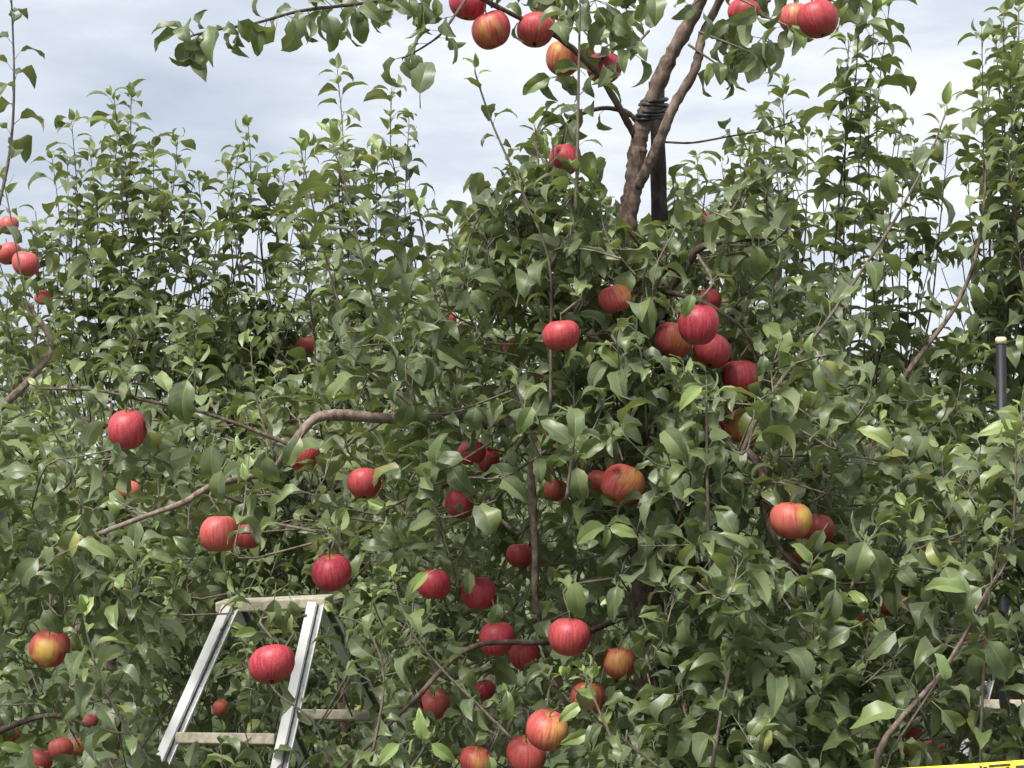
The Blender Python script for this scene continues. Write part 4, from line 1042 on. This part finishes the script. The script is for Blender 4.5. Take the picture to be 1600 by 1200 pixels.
# --- beyond them the orchard reads as one mass of leaves
def far_orchard():
    g = np.random.default_rng(5)
    n = 16000
    x = g.uniform(-11, 11, n); y = g.uniform(14.5, 21, n); z = 0.25 + (1.9 + 0.35 * np.sin(x * 2.3) + 0.25 * np.sin(x * 5.1 + 1)) * g.random(n) ** 0.8
    a = g.normal(size=(n, 3)); a /= np.linalg.norm(a, axis=1)[:, None]
    b = np.cross(a, g.normal(size=(n, 3))); b /= np.linalg.norm(b, axis=1)[:, None]
    c = np.stack([x, y, z], 1); s = g.uniform(0.07, 0.13, n)[:, None]
    V = np.stack([c - a * s, c + b * s * 0.35, c + a * s, c - b * s * 0.35], 1).reshape(-1, 3)
    me = bpy.data.meshes.new('far_orchard')
    me.from_pydata(V.tolist(), [], [(4 * i, 4 * i + 1, 4 * i + 2, 4 * i + 3) for i in range(n)])
    finish_leaf_mesh(me, np.tile(np.array([[0.5, 0.1], [0.9, 0.5], [0.5, 0.9], [0.1, 0.5]]), (n, 1)), np.repeat(g.random(n) < 0.2, 4) * 0.6, M_LEAF)
    tag(link('far_orchard', me), 'distant rows of apple foliage reading as one green mass behind the trees', 'foliage', kind='stuff')
far_orchard()

# ------------------------------------------------------------------ stake, tie, pipe
def build_stake():
    top, low = P(1026, 128, d0 + 0.085), P(1045, 1120, d0 + 0.13)
    dirv = nrm(low - top); t = (top[2] + 0.1) / -dirv[2]
    foot = top + dirv * t
    n = 40; pts = [foot + (top - foot) * q for q in np.linspace(0, 1, n)]
    b = MB(); b.tube(pts, [0.0215 - 0.0035 * q for q in np.linspace(0, 1, n)], 12, 0.055)
    o = link('tree_stake', b.mesh('tree_stake', M_STAKE, offset=foot + [0, 0, 0.1])); o.location = foot + [0, 0, 0.1]
    tag(o, 'dark weathered wooden stake standing against the central trunk', 'stake')
build_stake()
def build_tie():
    root = tag(empty('tree_tie', P(1020, 180, d0 + 0.04)), 'black rubber tie binding the leaning limb to the stake', 'tie')
    for k, (dy, tilt) in enumerate(((-16, 0.05), (-9, -0.10), (-2, 0.12), (6, 0.02), (11, -0.06))):
        c0 = P(1009 - dy * 0.35 + 4, 174 + dy, d0 + 0.0); c1 = P(1026, 172 + dy, d0 + 0.085)
        m = (c0 + c1) / 2; ax = nrm(c1 - c0); hl = np.linalg.norm(c1 - c0) / 2
        sd = nrm(cross(ax, [0, 0, 1]))
        pts = []
        for j in range(25):
            th = 2 * math.pi * j / 24
            r = 0.0265 + 0.001 * (k % 2)
            pts.append(m + ax * (math.cos(th) * (hl + r)) + sd * (math.sin(th) * r) + ZUP * (tilt * math.sin(th + k) * 0.03))
        b = MB(); b.tube(pts, [0.0045] * 25, 6, 0.06, cap=False)
        link('strap_turn', b.mesh('strap_turn', M_BLACK, offset=np.array(root.location)), root)
build_tie()
def build_pipe():
    d = 5.0; f = ground_under(1566, d)*np.array([1, 1, 0]); top = P(1564, 535, d)
    root = tag(empty('support_pipe', f), 'thin black upright pipe with a cream cap at the right edge', 'pipe')
    b = MB(); b.tube([np.array([f[0], f[1], 0.0]), top], [0.0135, 0.0135], 14)
    link('pipe', b.mesh('pipe', M_PIPE, offset=f), root)
    b = MB(); b.tube([top - [0, 0, 0.004], top + [0, 0, 0.010], top + [0, 0, 0.014]], [0.0146, 0.0146, 0.011], 14)
    link('cap', b.mesh('cap', M_CREAM, offset=f), root)
build_pipe()

# ------------------------------------------------------------------ ladders
def build_ladder(label, Lt, Lb, Rt, Rb, RLt, RLb, RRt, RRb, rungs, top_over=0.03):
    """folding orchard ladder; each rail given by two points, carried on down to the ground"""
    def down(a, b):
        v = nrm(b - a); return a + v * ((a[2]) / -v[2])
    fl, fr, bl, br = down(Lt, Lb), down(Rt, Rb), down(RLt, RLb), down(RRt, RRb)
    base = (fl + fr + bl + br) / 4; base[2] = 0
    root = tag(empty('folding_ladder', base), label, 'ladder', 'aluminium ladders among the trees')
    W = nrm(Rt - Lt)
    def rail(a, f, name):
        v = nrm(f - a); side = nrm(W - v * (W @ v)); nn = cross(side, v)
        if nn @ (CAM - a) < 0: nn = -nn
        c = (a + f) / 2; h = np.linalg.norm(f - a) / 2
        b = MB(); b.box(c + nn * 0.016, side * 0.0105, v * h, nn * 0.002)
        o = link(name, b.mesh('rail_face', M_ALU, False, base), root)
        b = MB(); b.box(c + side * 0.0180 + nn * 0.006, side * 0.0072, v * h, nn * 0.002)
        b.box(c + side * 0.0119 - nn * 0.001, side * 0.0015, v * h, nn * 0.0165)
        b.box(c - side * 0.0095 - nn * 0.003, side * 0.0015, v * h, nn * 0.0165)
        link('rail_channel', b.mesh('rail_channel', M_ALUDARK, False, base), o)
        b = MB(); b.box(c + side * 0.0267 + nn * 0.009, side * 0.0016, v * h, nn * 0.005)
        link('rail_lip', b.mesh('rail_lip', M_ALU, False, base), o)
        b = MB(); b.box(f + v * -0.02, side * 0.022, v * 0.03, nn * 0.026)
        link('foot', b.mesh('foot', M_BLACK, False, base), o)
        return v, nn
    v1, n1 = rail(Lt, fl, 'rail'); rail(Rt, fr, 'rail'); rail(RLt, bl, 'rail'); rail(RRt, br, 'rail')
    def tread(a, b_, depth, th, nn, name='rung'):
        w = nrm(b_ - a); c = (a + b_) / 2; u = nrm(cross(w, nn)); u = u if u[2] > 0 else -u
        q = MB(); q.box(c, w * (np.linalg.norm(b_ - a) / 2 - 0.016), nn * depth, u * th)
        me = q.mesh(name, M_RUNG, False, base); o = link(name, me, root)
        bv = o.modifiers.new('bevel', 'BEVEL'); bv.width = 0.003; bv.segments = 2
        return o
    for s_ in rungs:
        def at(a, f, z): return a + (f - a) * ((a[2] - z) / a[2])
        z = s_
        fn = nrm(np.array([n1[0], n1[1], 0.25]))
        tread(at(Lt, fl, z), at(Rt, fr, z), 0.020, 0.0125, fn)
        tread(at(RLt, bl, z), at(RRt, br, z), 0.014, 0.0125, fn)
    c = (Lt + Rt + RLt + RRt) / 4; w = W
    dv = nrm(cross(ZUP, w)); 
    q = MB(); q.box(c + ZUP * 0.006, w * (np.linalg.norm(Rt - Lt) / 2 + top_over), dv * 0.05, cross(w, dv) * 0.013)
    o = link('top_step', q.mesh('top_step', M_RUNG, False, base), root)
    bv = o.modifiers.new('bevel', 'BEVEL'); bv.width = 0.004; bv.segments = 2
    return root
zr = P(275, 1150, 4.4)[2]
build_ladder('folding aluminium ladder under the lone red apples at the lower left',
             P(357, 950, 4.48), P(248, 1195, 4.34), P(490, 944, 4.46), P(434, 1195, 4.32),
             P(372, 950, 4.56), P(478, 1195, 4.85), P(500, 944, 4.54), P(628, 1195, 4.83), [zr, zr - 0.3, zr - 0.6])
zr2 = P(1560, 1101, 5.0)[2]
build_ladder('second aluminium ladder almost hidden by leaves at the lower right corner',
             P(1572, 925, 5.1), P(1500, 1195, 4.94), P(1720, 920, 5.08), P(1700, 1195, 4.92),
             P(1585, 925, 5.2), P(1690, 1195, 5.5), P(1730, 920, 5.18), P(1860, 1195, 5.48), [zr2, zr2 - 0.3, zr2 - 0.6])

# ------------------------------------------------------------------ barrier tape
def build_tape():
    d = 3.25
    A, B, C_ = P(1180, 1219, d), P(1480, 1195.5, d), P(2100, 1150, d)
    c = smooth([P(900, 1262, d), A, B, C_], 16)
    root = tag(empty('barrier_tape', np.array([C_[0], C_[1], 0.0])), 'yellow barrier tape with black print across the bottom right corner', 'tape')
    H = 0.07; off = np.array(root.location)
    V, F = [], []
    for i, p in enumerate(c):
        for j in range(4):
            V.append(p - ZUP * H * j / 3 + np.array([0, 0.004 * math.sin(i * 0.5 + j), 0]))
    for i in range(len(c) - 1):
        for j in range(3): F.append((i * 4 + j, i * 4 + j + 1, (i + 1) * 4 + j + 1, (i + 1) * 4 + j))
    b = MB(); b.add(V, F); o = link('band', b.mesh('band', M_TAPE, True, off), root)
    sm = o.modifiers.new('thickness', 'SOLIDIFY'); sm.thickness = 0.0006; sm.offset = 0
    # the printed characters: only their upper strokes rise into the picture
    def edge(px):
        x = (px - 800) / FPX * d
        zz = np.interp(x, [q[0] for q in c], [q[2] for q in c]); yy = np.interp(x, [q[0] for q in c], [q[1] for q in c])
        return np.array([x, yy, zz])
    def stroke(x0, x1, t, h, skew=0.0):
        p0, p1 = edge(x0), edge(x1); fr = np.array([0, -0.008, 0])
        m = MB(); m.add([p0 + fr - ZUP * t, p1 + fr - ZUP * t, p1 + fr - ZUP * (t + h) + RT * skew, p0 + fr - ZUP * (t + h) + RT * skew], [(3, 2, 1, 0)])
        link('printed_mark', m.mesh('printed_mark', M_INK, False, off), root)
    for (x0, x1, t, h, s_) in [(1448, 1461, 0.010, 0.045, 0), (1462, 1464, 0.012, 0.04, 0), (1470, 1474, 0.008, 0.045, 0.003), (1478, 1486, 0.006, 0.012, 0.006), (1486, 1490, 0.006, 0.012, -0.008),
                           (1506, 1510, 0.007, 0.04, -0.004), (1510, 1524, 0.011, 0.008, 0), (1528, 1532, 0.004, 0.012, 0.004), (1534, 1541, 0.006, 0.006, 0), (1543, 1577, 0.0035, 0.0045, 0), (1544, 1550, 0.009, 0.04, -0.002),
                           (1553, 1566, 0.011, 0.005, 0), (1570, 1575, 0.009, 0.04, 0.002), (1585, 1608, 0.008, 0.05, 0), (1616, 1650, 0.010, 0.045, 0), (1404, 1407, 0.012, 0.03, 0), (1418, 1422, 0.010, 0.01, 0.004), (1427, 1431, 0.010, 0.01, -0.004), (1386, 1390, 0.012, 0.03, 0)]:
        stroke(x0, x1, t, h, s_)
build_tape()
